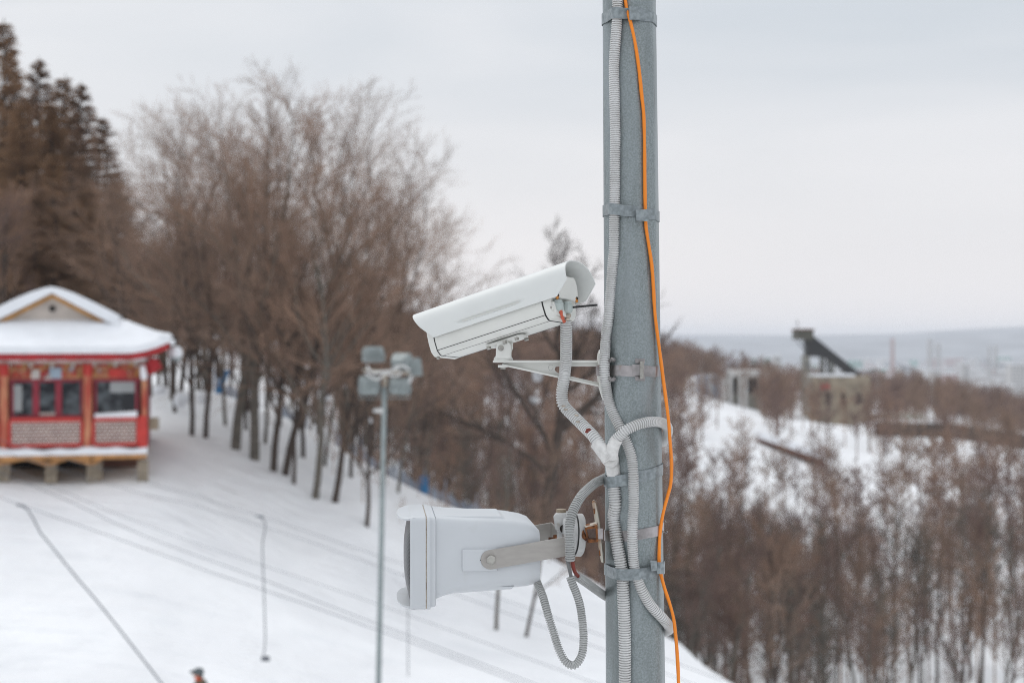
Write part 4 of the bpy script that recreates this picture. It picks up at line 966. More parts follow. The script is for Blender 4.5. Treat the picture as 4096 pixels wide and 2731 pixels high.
for i in range(1500):
    d = math.exp(rs.uniform(math.log(1000), math.log(5200))); px = rs.uniform(2500, 4350); x = (px - CX) / F * d
    big = rs.rand() < .2; w = rs.uniform(12, 30) * (2 if big else 1); h = rs.uniform(6, 14) if not big else rs.uniform(14, 40); dp = rs.uniform(12, 30)
    k = rs.choice(4, p=[.5, .32, .06, .12]); z0 = -88
    a = rs.rand() * 3; R = [[math.cos(a), -math.sin(a), 0], [math.sin(a), math.cos(a), 0], [0, 0, 1]]
    m.box((x, d, z0 + h / 2), (w, dp, h), R, k); m.box((x, d, z0 + h + .4), (w, dp, .8), R, 4)
tag(m.build('distant_city', [M['city_pale'], M['city_grey'], M['city_green'], M['city_rose'], M['snow_cap']], None, False), 'sprawl of small pale buildings fading into haze', None, None, 'stuff')
# dark wooded belts in the plain
m = MB()
for i in range(130):
    d = math.exp(rs.uniform(math.log(900), math.log(5500))); px = rs.uniform(2300, 4400); x = (px - CX) / F * d; L = rs.uniform(80, 400); w = rs.uniform(20, 60)
    m.ball((x, d, -86), 1, 5, (L, w, rs.uniform(6, 12)))
tag(m.build('tree_belts', M['twig3']), 'dark tree belts between the city blocks', None, None, 'stuff')
# ================================================================== foreground: pole and fittings
PY0 = 3.40; U = PY0 / F
def pole_c(py): return (2517 + 25 * py / 2731 - CX) * U, (214 + 24 * py / 2731) / 2 * U / 0.995
def zof(py, d=PY0): return (CY - py) / F * d
OA = [math.radians(5.5 + 45 * k) for k in range(8)]
def oct_pts(cx, R, grow_=0.0, bev=True):
    R = R + grow_ / math.cos(math.radians(22.5)); o = []
    for a in OA:
        for da, k in (((-7.5, .986), (-2.6, .9965), (2.6, .9965), (7.5, .986)) if bev else ((0, 1),)):
            t = a + math.radians(da); o.append((cx + R * k * math.cos(t), PY0 + R * k * math.sin(t)))
    return o
zbase = gz(0.28, 3.4)
pole = empty('pole', (0.283, PY0, zbase), 'tall galvanised eight sided pole carrying the camera, loudspeaker and conduits', 'pole')
rings = []
for py in (-3400, 0, 2731, 6500):
    c, R = pole_c(py); rings.append([(x, y, zof(py)) for x, y in oct_pts(c, R)])
rings[-1] = [(x, y, zbase - .3) for x, y, z in rings[-1]]
m = MB(); m.loft(rings[::-1]); m.build('shaft', M['galv'], pole, angle=14)
c, R = pole_c(-3400); m = MB(); m.loft([[(x, y, zof(-3400) + h) for x, y in oct_pts(c, R * k, .004)] for h, k in ((-.03, 1), (0.01, 1), (.02, .7))]); m.build('cap', M['galv'], pole)
c, R = pole_c(6300); m = MB(); m.box((c, PY0, zbase + .02), (.32, .32, .03)); m.build('base_plate', M['galv'], pole, False, bevel=.004)

def oct_inside(x, y, py, g=0.0):
    """distance in front of the axis at which a point at x touches the pole face"""
    c, R = pole_c(py); pts = oct_pts(c, R + g, 0, False); best = None
    for i in range(8):
        (x0, y0), (x1, y1) = pts[i], pts[(i + 1) % 8]
        if (x0 - x) * (x1 - x) <= 0 and abs(x1 - x0) > 1e-9:
            yy = y0 + (y1 - y0) * (x - x0) / (x1 - x0)
            if best is None or yy < best: best = yy
    return best
def on_pole(px, py, r, off=0.0, side_y=None):
    """3-D centre of a round run of radius r lying on the pole's front at that image place"""
    d = 3.33
    for _ in range(6):
        x = (px - CX) / F * d; yy = oct_inside(x, 0, py)
        if side_y is not None: d = side_y; break
        if yy is None: yy = PY0 - 0.02
        d = yy - r * 1.06 - off
    return np.array([(px - CX) / F * d, d, (CY - py) / F * d])

def conduit(name, pts, r, label, parent=None, pitch=0.0052, group='grey corrugated cable conduits', squash=0.76, mt='conduit'):
    c = resample(pts, pitch / 4); rs_, k = [], 0
    for i in range(len(c)):
        rs_.append(r if i % 4 in (0, 1) else r * squash)
    # flat ridges with steep flanks: nudge every second ring towards its pair
    T = np.gradient(c, axis=0); T /= np.linalg.norm(T, axis=1)[:, None]; c2 = c.copy()
    for i in range(len(c)):
        k = i % 4; c2[i] += T[i] * pitch * (0, 0.27, 0.08, 0.18)[k] * (1 if k != 1 else 1)
    m = MB(); m.tube(c2, rs_, 18); o = m.build(name, M[mt], parent, angle=40)
    if label: tag(o, label, 'conduit', group)
    return o

rA = 21.0 * U * 0.985
A_main = [(2470, -3000), (2470, -400), (2470, 0), (2468, 83), (2460, 191), (2456, 268), (2458, 383), (2461, 542), (2460, 638), (2459, 822), (2457, 893), (2456, 1000),
          (2451, 1052), (2442, 1180), (2433, 1276), (2423, 1358), (2419, 1440), (2419, 1501), (2432, 1588), (2453, 1654), (2485, 1720), (2512, 1782), (2527, 1832),
          (2533, 1898), (2534, 1964), (2535, 2020), (2532, 2060), (2529, 2144), (2532, 2215), (2536, 2261), (2549, 2309), (2569, 2362), (2605, 2422)]
ptsA = []
for px, py in A_main:
    off = 0.0
    if 1200 < py < 1640: off = 0.012 + 0.010 * math.exp(-((py - 1480) / 60) ** 2)
    if 1880 < py < 1960: off = 0.004
    if 2080 < py < 2180: off = 0.003
    ptsA.append(on_pole(px, py, rA, off))
ptsA += [P(2654, 2474, 3.345), P(2676, 2506, 3.39), P(2670, 2520, 3.44), P(2630, 2530, 3.49)]
conduit('corrugated_conduit', ptsA, rA, 'longest grey corrugated conduit, running from the top and curling right at the bottom')

rB = 25.0 * U * .97
ptsB = [on_pole(x, y, rB) for x, y in ((2454, 1900), (2455, 1925), (2457, 1954), (2461, 2011), (2458, 2040), (2454, 2068), (2461, 2119), (2468, 2170), (2480, 2233), (2484, 2259), (2490, 2305), (2495, 2422), (2499, 2543), (2500, 2731), (2501, 3100), (2502, 5600))]
conduit('corrugated_conduit', ptsB, rB, 'thickest grey conduit going down the middle of the pole below the taped joint', pitch=0.0058)
rD = 23.5 * U
zD = 3.352
ptsD = [P(2265, 1283, 3.315), P(2265, 1320, 3.318), P(2265, 1384, 3.33), P(2264, 1439, 3.345), P(2260, 1479, 3.365), P(2255, 1522, 3.37), P(2249, 1556, 3.372), P(2247, 1590, 3.372), P(2256, 1622, 3.37), P(2293, 1662, 3.36), P(2333, 1702, 3.345),
        P(2372, 1742, 3.325), P(2406, 1788, 3.312), P(2426, 1820, 3.305)]
dcon = conduit('corrugated_conduit', ptsD, rD, 'grey conduit dropping from the security camera through its bracket to the taped joint', pitch=.0055, squash=.78)
# holes broken in that conduit
def chips(points, d, r, parent, mt='dark', s=0.0035):
    for px, py in points:
        c = P(px, py, d); m = MB(); m.ball(c, s, 5, (1.5, .5, .8)); m.build('broken_hole', M[mt], parent)
chips([(2354, 1718), (2351, 1726)], 3.3205, 0, dcon, 'dark_red_cable', .0045)
chips([(2306, 1660), (2312, 1686), (2254, 1623), (2263, 1637)], 3.336, 0, dcon, 'putty')
rC = 20.5 * U
ptsC = [P(2440, 1815, 3.300), P(2455, 1768, 3.293)] + [P(x, y, d) for x, y, d in ((2482, 1739, 3.287), (2508, 1717, 3.284), (2548, 1698, 3.288), (2590, 1687, 3.302), (2631, 1686, 3.33), (2660, 1696, 3.365), (2672, 1716, 3.40), (2665, 1745, 3.44), (2649, 1768, 3.48))]
conduit('corrugated_conduit', ptsC, rC, 'grey conduit arching right from the taped joint and round behind the pole')
# taped joint
tj = MB(); q = [on_pole(2449, 1850, .018), on_pole(2454, 1885, .017), on_pole(2455, 1908, .016)]
prs, rr_ = [], []
path = resample([P(2436, 1826, 3.303), on_pole(2447, 1848, .02), on_pole(2452, 1872, .0175), on_pole(2455, 1905, .016)], .0022)
rgj = random.Random(3)
rad_ = [np.interp(i, [0, len(path) * .35, len(path)], [.0215, .0185, .0155]) * (1 + rgj.uniform(-.035, .045)) for i in range(len(path))]
tj.tube(path, rad_, 16)
pl = resample([P(2385, 1770, 3.318), P(2405, 1795, 3.31), P(2428, 1822, 3.303), P(2440, 1840, 3.30)], .0022); tj.tube(pl, [np.interp(i, [0, len(pl)], [.0152, .0175]) * (1 + rgj.uniform(-.03, .04)) for i in range(len(pl))], 16)
pl = resample([P(2470, 1754, 3.288), P(2456, 1778, 3.293), P(2447, 1808, 3.298), P(2442, 1832, 3.302)], .0022); tj.tube(pl, [np.interp(i, [0, len(pl)], [.0132, .0160]) * (1 + rgj.uniform(-.03, .04)) for i in range(len(pl))], 16)
tjo = tj.build('tape_joint', M['tape'], angle=25); tag(tjo, 'white tape wrapped Y joint where the conduits meet on the pole', 'cable joint')
for a, b in (((2392, 1806), (2432, 1828)), ((2418, 1845), (2436, 1818))):
    m = MB(); pa, pb = P(*a, 3.292), P(*b, 3.284); m.beam(pa, pb, .0015, .012, up=(0, 1, 0)); m.build('tape_flap', M['tape'], tjo, False)

rE = 19.5 * U * .98
ptsE = [P(2455, 1895, 3.49), P(2425, 1908, 3.45), P(2400, 1921, 3.40), P(2379, 1932, 3.365), P(2333, 1973, 3.31), P(2308, 2010, 3.28), P(2289, 2050, 3.262), P(2280, 2092, 3.252), P(2278, 2130, 3.245), P(2279, 2181, 3.243), P(2281, 2221, 3.243), P(2281, 2242, 3.243)]
conduit('corrugated_conduit', ptsE, rE, 'grey conduit curving from behind the pole down past the loudspeaker bracket', pitch=.0054, squash=.74, mt='conduit_grey')
ptsF = [P(2281, 2306, 3.243), P(2290, 2335, 3.243), P(2302, 2362, 3.245), P(2318, 2410, 3.248), P(2326, 2455, 3.25), P(2332, 2508, 3.25), P(2334, 2563, 3.25), P(2326, 2620, 3.25), P(2298, 2658, 3.25), P(2263, 2645, 3.25), P(2236, 2596, 3.255), P(2213, 2525, 3.26), P(2191, 2453, 3.27), P(2172, 2386, 3.29), P(2153, 2338, 3.32), P(2140, 2310, 3.34)]
conduit('corrugated_conduit', ptsF, 16.0 * U, 'thin grey conduit hanging in a long loop from the loudspeaker bottom', pitch=.0052, squash=.72, mt='conduit_grey')
ptsG = [P(2310, 2304, 3.262), P(2330, 2318, 3.28), P(2349, 2331, 3.30), P(2389, 2360, 3.36), P(2413, 2377, 3.42), P(2450, 2400, 3.49)]
conduit('corrugated_conduit', ptsG, 17.5 * U, 'short grey conduit slanting down behind the pole below the loudspeaker', pitch=.0052, squash=.74, mt='conduit_grey')
m = MB(); m.tube(resample([P(2267, 2225, 3.247), P(2272, 2250, 3.245), P(2280, 2285, 3.244), P(2290, 2330, 3.244)], .004), .0042, 10)
tag(m.build('cable', M['grey_cable']), 'thin dark grey cable between the two loop conduits', 'cable')
m = MB(); m.tube(resample([P(2288, 2225, 3.246), P(2291, 2250, 3.246), P(2295, 2273, 3.248), P(2306, 2296, 3.256), P(2325, 2312, 3.275)], .004), .0044, 10)
tag(m.build('cable', M['dark_red_cable']), 'short dark red cable between the bracket conduit and the slanting conduit', 'cable')

# orange cable
oc = [(2440, -900), (2470, -300), (2501, 0), (2519, 77), (2538, 159), (2555, 268), (2567, 383), (2575, 459), (2578, 574), (2579, 701), (2581, 829), (2584, 905), (2596, 985), (2607, 1060), (2614, 1154),
      (2620, 1256), (2636, 1384), (2651, 1501), (2666, 1613), (2675, 1690), (2679, 1750), (2683, 1798), (2686, 1865), (2683, 1931), (2671, 1981), (2658, 2029), (2647, 2080), (2639, 2144),
      (2637, 2195), (2637, 2246), (2643, 2292), (2658, 2350), (2678, 2410), (2694, 2470), (2702, 2535), (2708, 2603), (2714, 2731), (2716, 3000), (2700, 4200)]
po = []
for px, py in oc:
    off = 0.004
    if 30 < py < 130 or 850 < py < 900: off = .009
    d = on_pole(min(px, 2640), py, .004, off)[1]
    if 1600 < py < 1800: d = 3.325 + (px - 2666) * .0004 - .002
    if py > 1250: d = min(d, 3.352)
    if 1650 < py < 1780: d = 3.318
    po.append(P(px, py, d))
c = resample(po, .004); rg = random.Random(9)
m = MB(); m.tube(c, [.0041 * (1 + .05 * math.sin(i * .11) + .04 * math.sin(i * .31)) for i in range(len(c))], 12)
tag(m.build('orange_cable', M['orange']), 'bright orange cable snaking down the right side of the pole', 'cable')

# ------------------------------------------------------------------ straps round the pole
def hull(pts):
    pts = sorted(set((round(x, 6), round(y, 6)) for x, y in pts))
    def half(p):
        h = []
        for q in p:
            while len(h) > 1 and (h[-1][0] - h[-2][0]) * (q[1] - h[-2][1]) - (h[-1][1] - h[-2][1]) * (q[0] - h[-2][0]) <= 0: h.pop()
            h.append(q)
        return h
    a = half(pts); b = half(pts[::-1]); return a[:-1] + b[:-1]
def circle_at(path, z, r):
    for p, q in zip(path[:-1], path[1:]):
        if (p[2] - z) * (q[2] - z) <= 0 and abs(p[2] - q[2]) > 1e-9:
            t = (z - p[2]) / (q[2] - p[2]); c = p + (q - p) * t
            return [(c[0] + (r + .0004) * math.cos(a), c[1] + (r + .0004) * math.sin(a)) for a in np.linspace(0, 6.283, 24, endpoint=False)]
    return []
pathA, pathB = resample(ptsA, .01), resample(ptsB, .01)
def strap(py, h, tilt, mt, label, over=(), g=0.0012, gap=None, name='strap'):
    z0 = zof(py); cx_, R = pole_c(py); pts = oct_pts(cx_, R, g)
    for path_, r in over: pts += circle_at(path_, z0, r + g)
    hl = np.array(hull(pts)); L = [hl[i] for i in range(len(hl))]
    hgt = h * U; th = .0013; inn, outv = [], []
    cen = np.array([cx_, PY0]); fl = lambda p, k: cen + (p - cen) * (1 + k / np.linalg.norm(p - cen))
    # resample the outline
    P2 = np.array(L + [L[0]]); s = np.concatenate([[0], np.cumsum(np.linalg.norm(np.diff(P2, axis=0), axis=1))])
    u = np.linspace(0, s[-1], 140, endpoint=False); P2 = np.stack([np.interp(u, s, P2[:, 0]), np.interp(u, s, P2[:, 1])], 1)
    R4 = [[], [], [], []]
    for i, p in enumerate(P2):
        zt = z0 + tilt * (p[0] - cx_) + .0006 * math.sin(i * .35); wig = .0004 * math.sin(i * .5)
        for k, (dz, off) in enumerate(((hgt / 2, 0), (hgt / 2, th), (-hgt / 2, th), (-hgt / 2, 0))):
            q = fl(p, off + wig); R4[k].append((q[0], q[1], zt + dz))
    m = MB(); vs = [p for r in R4 for p in r]; n = len(P2); fs = []
    for k in range(4):
        k2 = (k + 1) % 4
        for i in range(n):
            j = (i + 1) % n; fs.append((k * n + i, k * n + j, k2 * n + j, k2 * n + i))
    m.add(vs, fs); o = m.build(name, mt, angle=30); tag(o, label, 'clamp', 'steel straps round the pole')
    return o, P2, z0
def quad_plate(corners, th, name, mt, par, bv=.0006):
    c = [P(*p) for p in corners]; nrm = np.cross(c[1] - c[0], c[3] - c[0]); nrm /= np.linalg.norm(nrm)
    if nrm[1] < 0: nrm = -nrm
    m = MB(); m.loft([c, [p + nrm * th for p in c]]); return m.build(name, mt, par, False, bevel=bv)

s1, _, _ = strap(83, 43, -.02, M['strap'], 'topmost galvanised strap round the pole, holding one conduit', [(pathA, rA)])
quad_plate([(2517, 26, 3.316), (2584, 34, 3.327), (2583, 79, 3.327), (2519, 80, 3.316)], .003, 'folded_end', M['strap'], s1)
s2, _, _ = strap(856, 43, -.10, M['strap'], 'galvanised strap above the security camera, with a square folded buckle', [(pathA, rA)])
quad_plate([(2543, 839, 3.312), (2594, 836, 3.318), (2595, 885, 3.318), (2545, 883, 3.312)], .0045, 'buckle', M['strap'], s2)
s3, _, _ = strap(1481, 43, -.02, M['stainless'], 'wide stainless strap with a screw buckle holding the camera bracket', [])
quad_plate([(2541, 1434, 3.3235), (2580, 1434, 3.326), (2580, 1452, 3.326), (2541, 1452, 3.3235)], .004, 'buckle_tab', M['stainless'], s3)
quad_plate([(2541, 1504, 3.3235), (2582, 1504, 3.326), (2580, 1524, 3.326), (2541, 1522, 3.3235)], .004, 'buckle_tab', M['stainless'], s3)
m = MB(); m.cyl(P(2567, 1445, 3.319), P(2567, 1514, 3.319), .0052, 14); m.build('buckle_screw', M['bolt'], s3)
quad_plate([(2529, 1457, 3.3195), (2577, 1456, 3.318), (2577, 1502, 3.318), (2529, 1501, 3.3195)], .0015, 'overlap_end', M['stainless'], s3)
for y0, y1 in ((1432, 1456), (1500, 1522)):
    m = MB(); m.tube(resample([P(2438, (y0 + y1) / 2, 3.342), P(2450, y0 + 3 if y0 < 1450 else y1 - 3, 3.333), P(2459, (y0 + y1) / 2, 3.327)], .002), .0045, 8); m.build('hook_ear', M['stainless'], s3)
s4, _, _ = strap(1897, 45, .20, M['strap'], 'tilted dark galvanised strap holding the thick conduit just below the taped joint', [(pathB, rB)])
s5, _, _ = strap(2122, 41, .14, M['stainless'], 'stainless strap behind both conduits holding the rusty square bracket', [])
m = MB(); m.tube(resample([P(2650, 2076, 3.385), P(2660, 2082, 3.38), P(2663, 2088, 3.38)], .001), .0011, 6); m.tube(resample([P(2652, 2122, 3.385), P(2662, 2130, 3.38), P(2670, 2124, 3.375)], .001), .0016, 6); m.build('wire_end', M['stainless'], s5)
s6, _, _ = strap(2270, 44, .03, M['strap'], 'lowest galvanised strap wrapping both conduits, with tabs over the orange cable', [(pathA, rA), (pathB, rB)])
quad_plate([(2601, 2240, 3.300), (2627, 2241, 3.305), (2630, 2281, 3.305), (2606, 2283, 3.300)], .002, 'tab', M['strap'], s6)
m = MB(); pl = [P(2626, 2249, 3.325), P(2629, 2247, 3.318), P(2640, 2247, 3.317), P(2655, 2247, 3.328), P(2660, 2247, 3.345)]
m.loft([[p for p in pl] + [p + np.array([0, .0016, 0]) for p in pl[::-1]], [p - np.array([0, 0, 46 * U]) for p in pl] + [p + np.array([0, .0016, -46 * U]) for p in pl[::-1]]]); m.build('folded_tab', M['strap'], s6, False)

# ------------------------------------------------------------------ security camera
al, pi_, ro = 0.6078, 0.2559, 0.0755
u = np.array([math.cos(pi_) * math.cos(al), -math.cos(pi_) * math.sin(al), math.sin(pi_)]); v0 = np.array([math.sin(al), math.cos(al), 0.])
w0 = np.cross(u, v0); w0 = w0 if w0[2] > 0 else -w0
vv = v0 * math.cos(ro) - w0 * math.sin(ro); ww = w0 * math.cos(ro) + v0 * math.sin(ro); T0 = np.array([0.1371, 3.28, 0.0979])
def H(x, y, z): return T0 + u * x + vv * y + ww * z
scam = empty('security_camera', tuple(H(-.19, 0, -.045)), 'white boxy outdoor security camera with a sunshield pointing down left', 'security camera')
# sun shield: arch shell with slanted ends
sw, hk, ha = .062, .032, .0841
prof_s = []
for t in np.linspace(0, 1, 30): prof_s.append((-sw + .001 * t, hk * t))
for a in np.linspace(180, 0, 25)[1:-1]:
    ca, sa = math.cos(math.radians(a)), math.sin(math.radians(a)); prof_s.append(((sw - .001) * math.copysign(abs(ca) ** .8, ca), hk + (ha - hk) * abs(sa) ** .85))
for t in np.linspace(1, 0, 30): prof_s.append((sw - .001 * t, hk * t))
th = .0022
def x_rear(z): return np.interp(z, [0, hk, ha], [0, .0349, .0283])
def x_front(z): return -.366 - np.interp(z, [0, hk, ha], [0, .034, .0763])
m = MB(); ns = 80; outer, inner = [], []
for i in range(ns + 1):
    ro_, ri = [], []
    for (y, z) in prof_s:
        xf, xr = x_front(z), x_rear(z); x = xf + (xr - xf) * i / ns
        g = 0.0; 
        # pressed groove along the side
        if abs(y) > sw - .004 and -.30 < x < -.088: g = .0085 * math.exp(-((z - .0178) / (.0048 if z < .0178 else .0024)) ** 2) * min(1, (x + .30) / .03, (-.088 - x) / .03)
        k = (1 - g / abs(y)) if abs(y) > .01 else 1
        ro_.append(H(x, y * k, z)); ri.append(H(x, y * k * (1 - th / sw), z - th if z > hk else z))
    outer.append(ro_); inner.append(ri)
n = len(prof_s); vs = [p for r in outer for p in r] + [p for r in inner for p in r]; o2 = (ns + 1) * n; fs = []
for i in range(ns):
    for j in range(n - 1):
        a = i * n + j; fs += [(a, a + 1, a + n + 1, a + n), (o2 + a, o2 + a + n, o2 + a + n + 1, o2 + a + 1)]
    for j in (0, n - 1): a = i * n + j; fs.append((a, a + n, o2 + a + n, o2 + a))
for j in range(n - 1):
    for i in (0, ns): a = i * n + j; fs.append((a, o2 + a, o2 + a + 1, a + 1))
m.add(vs, fs); m.build('sunshield', M['shield_paint'], scam, angle=32)
# housing body
def bprof(k=1.0, dz=0):
    right = [(.036, -.043), (.041, -.0415), (.050, -.0312), (.0545, -.010), (.056, .012), (.056, .035), (.050, .055), (.030, .070)]
    pts = [(-y, z) for y, z in right] + [(y, z) for y, z in right[::-1]]
    return [(y * k, (z - .01) * k + .01 + dz) for y, z in pts]
m = MB(); m.loft([[H(x, y, z) for y, z in bprof()] for x in (-.368, -.047)]); body = m.build('housing', M['white_paint'], scam, angle=20)
for sgn in (-1, 1):
    m = MB(); m.loft([[H(x, sgn * y, z) for y, z in ((.0502, -.0300), (.0510, -.0303), (.0505, -.0316), (.0496, -.0314))] for x in (-.367, -.048)]); m.build('seam', M['black'], body, False)
for y0, y1 in ((-.0345, -.0330), (.0325, .034)):
    m = MB(); m.loft([[H(x, y, z) for y, z in ((y0, -.0436), (y1, -.0436), (y1, -.0425), (y0, -.0425))] for x in (-.366, -.05)]); m.build('rail_slot', M['grey_cable'], body, False)
m = MB(); m.loft([[H(x, y, z) for y, z in bprof(1.012)] for x in (-.3705, -.368)]); m.build('front_gasket', M['black'], body, angle=20)
m = MB(); m.loft([[H(x, y, z) for y, z in bprof(k)] for x, k in ((-.3705, 1.0), (-.386, 1.0), (-.390, .97))]); fb = m.build('front_bezel', M['white_paint'], scam, angle=20)
m = MB(); m.loft([[H(x, y, z) for y, z in bprof(k)] for x, k in ((-.3902, .80), (-.3912, .80))]); m.build('front_glass', M['glass'], fb, angle=20)
m = MB(); m.cyl(H(-.383, -.035, -.047), H(-.383, -.031, -.040), .004, 8); m.build('bezel_screw', M['bolt'], fb)
m = MB(); m.loft([[H(x, y, z) for y, z in bprof(1.012)] for x in (-.047, -.0435)]); m.build('rear_gasket', M['black'], body, angle=20)
rear = MB(); rear.loft([[H(x, y, z) for y, z in bprof(k)] for x, k in ((-.0435, 1.0), (-.030, .985), (-.024, .93))]); rc = rear.build('rear_cover', M['white_paint'], scam, angle=20)
# hood plate over the cable entries (seen from behind, a rounded trapezoid)
hp_ = [(-.0455, .0025), (.0455, .0025)] + [(.045 - .022 * t ** 2.4, .0025 + .050 * t) for t in np.linspace(.1, 1, 8)] + [(-.045 + .022 * t ** 2.4, .0025 + .050 * t) for t in np.linspace(1, .1, 8)]
def hood_x(z): return -.012 + np.interp(z, [0, .0525], [0, .016])
m = MB(); m.loft([[H(hood_x(z) - .028, y, z) for y, z in hp_], [H(hood_x(z), y, z) for y, z in hp_]]); hd_ = m.build('rear_hood', M['white_paint'], scam, False, bevel=.0018)
for sy in (-1, 1):
    c = H(-.011 + .0008, sy * .0395, .0085); m = MB(); m.tube([c - u * .002, c + u * .0012], [.0062, .0052], 14); rbm = m.build('rust_stain', M['rust_spot'], hd_)
    m = MB(); m.tube([c + u * .0012, c + u * .0018], .0036, 12); m.build('screw_hole', M['black'], hd_)
    m = MB(); c2 = H(-.0112, sy * .0405, .0035); m.tube([c2 - u * .002, c2 + u * .0008], [.005, .0045], 10); m.build('rust_stain', M['rust_spot'], hd_)
# cable glands
def gland(px, py0, py1, d, r):
    a, b = P(px - 2, py0, d), P(px + 1, py1, d); m = MB(); ax = (b - a)
    ring = lambda t, k: (a + ax * t, r * k)
    L_ = [ring(0, .86), ring(.22, .86), ring(.24, 1.04), ring(.72, 1.0), ring(.80, .98), ring(1.0, .62)]
    hexr = []
    for (c_, rr2) in L_:
        hexr.append([c_ + rr2 * np.array([math.cos(t), math.sin(t), 0]) for t in np.linspace(.3, .3 + 2 * math.pi, 10, endpoint=False)])
    m.loft(hexr); m.build('cable_gland', M['gland'], scam, False, bevel=.0006)
gland(2233, 1199, 1246, 3.262, .0128); gland(2271, 1205, 1252, 3.285, .0118)
m = MB(); m.tube([P(2195, 1206, 3.29), P(2214, 1209, 3.27)], [.004, .006], 8); m.build('dark_plug', M['black'], scam)
m = MB(); m.beam(P(2284, 1229, 3.285), P(2390, 1219, 3.26), .0048, .0015, up=(0, 1, 0)); m.build('cable_tie', M['black'], scam, False)
m = MB(); m.tube(resample([P(2241, 1238, 3.256), P(2247, 1262, 3.262), P(2257, 1286, 3.29)], .002), [.0037 + .0008 * math.sin(i * .6) for i in range(len(resample([P(2241, 1238, 3.256), P(2247, 1262, 3.262), P(2257, 1286, 3.29)], .002)))], 8)
m.build('red_cable', M['red_cable'], scam)
rgp = random.Random(2); m = MB()
for k in range(54):
    t = rgp.random(); px = 2212 + 62 * t + rgp.gauss(0, 3); py = 1240 + 42 * t + rgp.gauss(0, 7) if t < .55 else 1262 + rgp.gauss(0, 9)
    m.ball(P(px, py, 3.285 + rgp.uniform(-.004, .01)), rgp.uniform(.003, .0065), 5, (rgp.uniform(.7, 1.5), 1, rgp.uniform(.6, 1.3)))
m.build('dried_sealant', M['putty'], scam, angle=80)
m = MB(); m.loft([[H(x, y, z) for y, z in ((-.045, -.036), (.02, -.040), (.02, -.010), (-.050, -.005))] for x in (-.030, -.018)]); m.build('rear_block', M['white_paint'], rc, False, bevel=.002)
cc = H(-.026, -.045, -.018); m = MB(); m.tube([cc + vv * .002, cc - vv * .006], [.007, .006], 10); m.build('cover_lug', M['white_paint'], rc)
m = MB(); m.tube([cc - vv * .006, cc - vv * .0068], .003, 8); m.build('lug_screw', M['bolt'], rc)
# swivel foot
YB = 3.385; UB = YB / F
def pb2(px, py, dy=0.0): return np.array([(px - CX) * UB, YB + dy, (CY - py) * UB])
fo = [H(x, y, -.046) for x, y in ((-.245, -.019), (-.150, -.019), (-.142, -.010), (-.142, .010), (-.150, .019), (-.245, .019), (-.252, .010), (-.252, -.010))]
m = MB(); m.loft([fo, [p - ww * .007 for p in fo]]); m.build('foot_plate', M['white_paint'], scam, False, bevel=.0015)
for x, y in ((-.242, -.016), (-.158, -.016), (-.190, -.021), (-.150, .012)):
    m = MB(); m.tube([H(x, y, -.052), H(x, y, -.0585)], .0058, 6); m.build('hex_bolt', M['bolt'], scam, False)
def flatpl(poly, dy, th_, name, mt, par, bv=.0015):
    f = [pb2(x, y, dy) for x, y in poly]; m = MB(); m.loft([f, [p + np.array([0, th_, 0]) for p in f]]); return m.build(name, mt, par, False, bevel=bv)
arcp = [(2015 + 30 * math.cos(math.radians(a)), 1388 + 29 * -math.sin(math.radians(a))) for a in range(0, 181, 15)]
sv = flatpl([(2043, 1432), (2045, 1388)] + arcp[1:-1] + [(1985, 1388), (1983, 1432)], -.026, .018, 'swivel_ear', M['white_paint'], scam, .003)
arc2 = [(2024 + 28 * math.cos(math.radians(a)), 1378 + 28 * -math.sin(math.radians(a))) for a in range(0, 181, 15)]
flatpl([(2046, 1430), (2046, 1408), (2052, 1392), (2051, 1352), (2036, 1346), (2010, 1352), (1992, 1390), (1992, 1430)], -.008, .016, 'swivel_tongue', M['white_paint'], scam, .002)
flatpl([(2043, 1432), (2045, 1388)] + arcp[1:-1] + [(1985, 1388), (1983, 1432)], .008, .016, 'swivel_ear', M['white_paint'], scam, .003)
c = pb2(2004, 1391, -.026); m = MB(); m.tube([c, c - np.array([0, .0012, 0])], .0072, 20); m.build('washer', M['bolt'], scam)
m = MB(); m.tube([c - np.array([0, .0012, 0]), c - np.array([0, .006, 0])], .0056, 6); m.build('hex_bolt', M['bolt'], scam, False)
m = MB(); m.tube([c - np.array([0, .006, 0]), c - np.array([0, .0085, 0])], .0026, 10); m.build('bolt_end', M['bolt'], scam)
m = MB(); cb_ = pb2(2013, 1441); m.tube([cb_ + np.array([0, 0, h]) for h in (0, .004, .008, .011)], [.0228, .0228, .0205, .018], 26); m.build('swivel_base', M['white_paint'], scam, angle=30)
# wall bracket arm (T section) -- a thing of its own
arm = empty('camera_bracket', tuple(pb2(2390, 1480)), 'ivory triangular cantilever bracket carrying the security camera', 'bracket')
m = MB(); cb_ = pb2(2010, 1446)
tip = [(2012 + 36 * math.cos(math.radians(a)), a) for a in range(90, 271, 15)]
top = [(cb_[0] + .0230 * math.cos(math.radians(a)), YB + .0215 * math.sin(math.radians(a))) for a in range(270, 89, -15)]
outl = top + [(pb2(2392, 0)[0], YB + .0135), (pb2(2392, 0)[0], YB - .0135)]
z1 = pb2(0, 1440.5)[2]
m.loft([[(x, y, z1) for x, y in outl], [(x, y, z1 - .0052) for x, y in outl]]); m.build('top_flange', M['white_paint'], arm, False, bevel=.0012)
ang_ = [(1994, 1452), (2016, 1462), (2392, 1548), (2392, 1534)]
lo = [pb2(2008, 1461), pb2(2392, 1545)]
dvec = lo[1] - lo[0]; m = MB(); nrm = np.array([-dvec[2], 0, dvec[0]]); nrm /= np.linalg.norm(nrm)
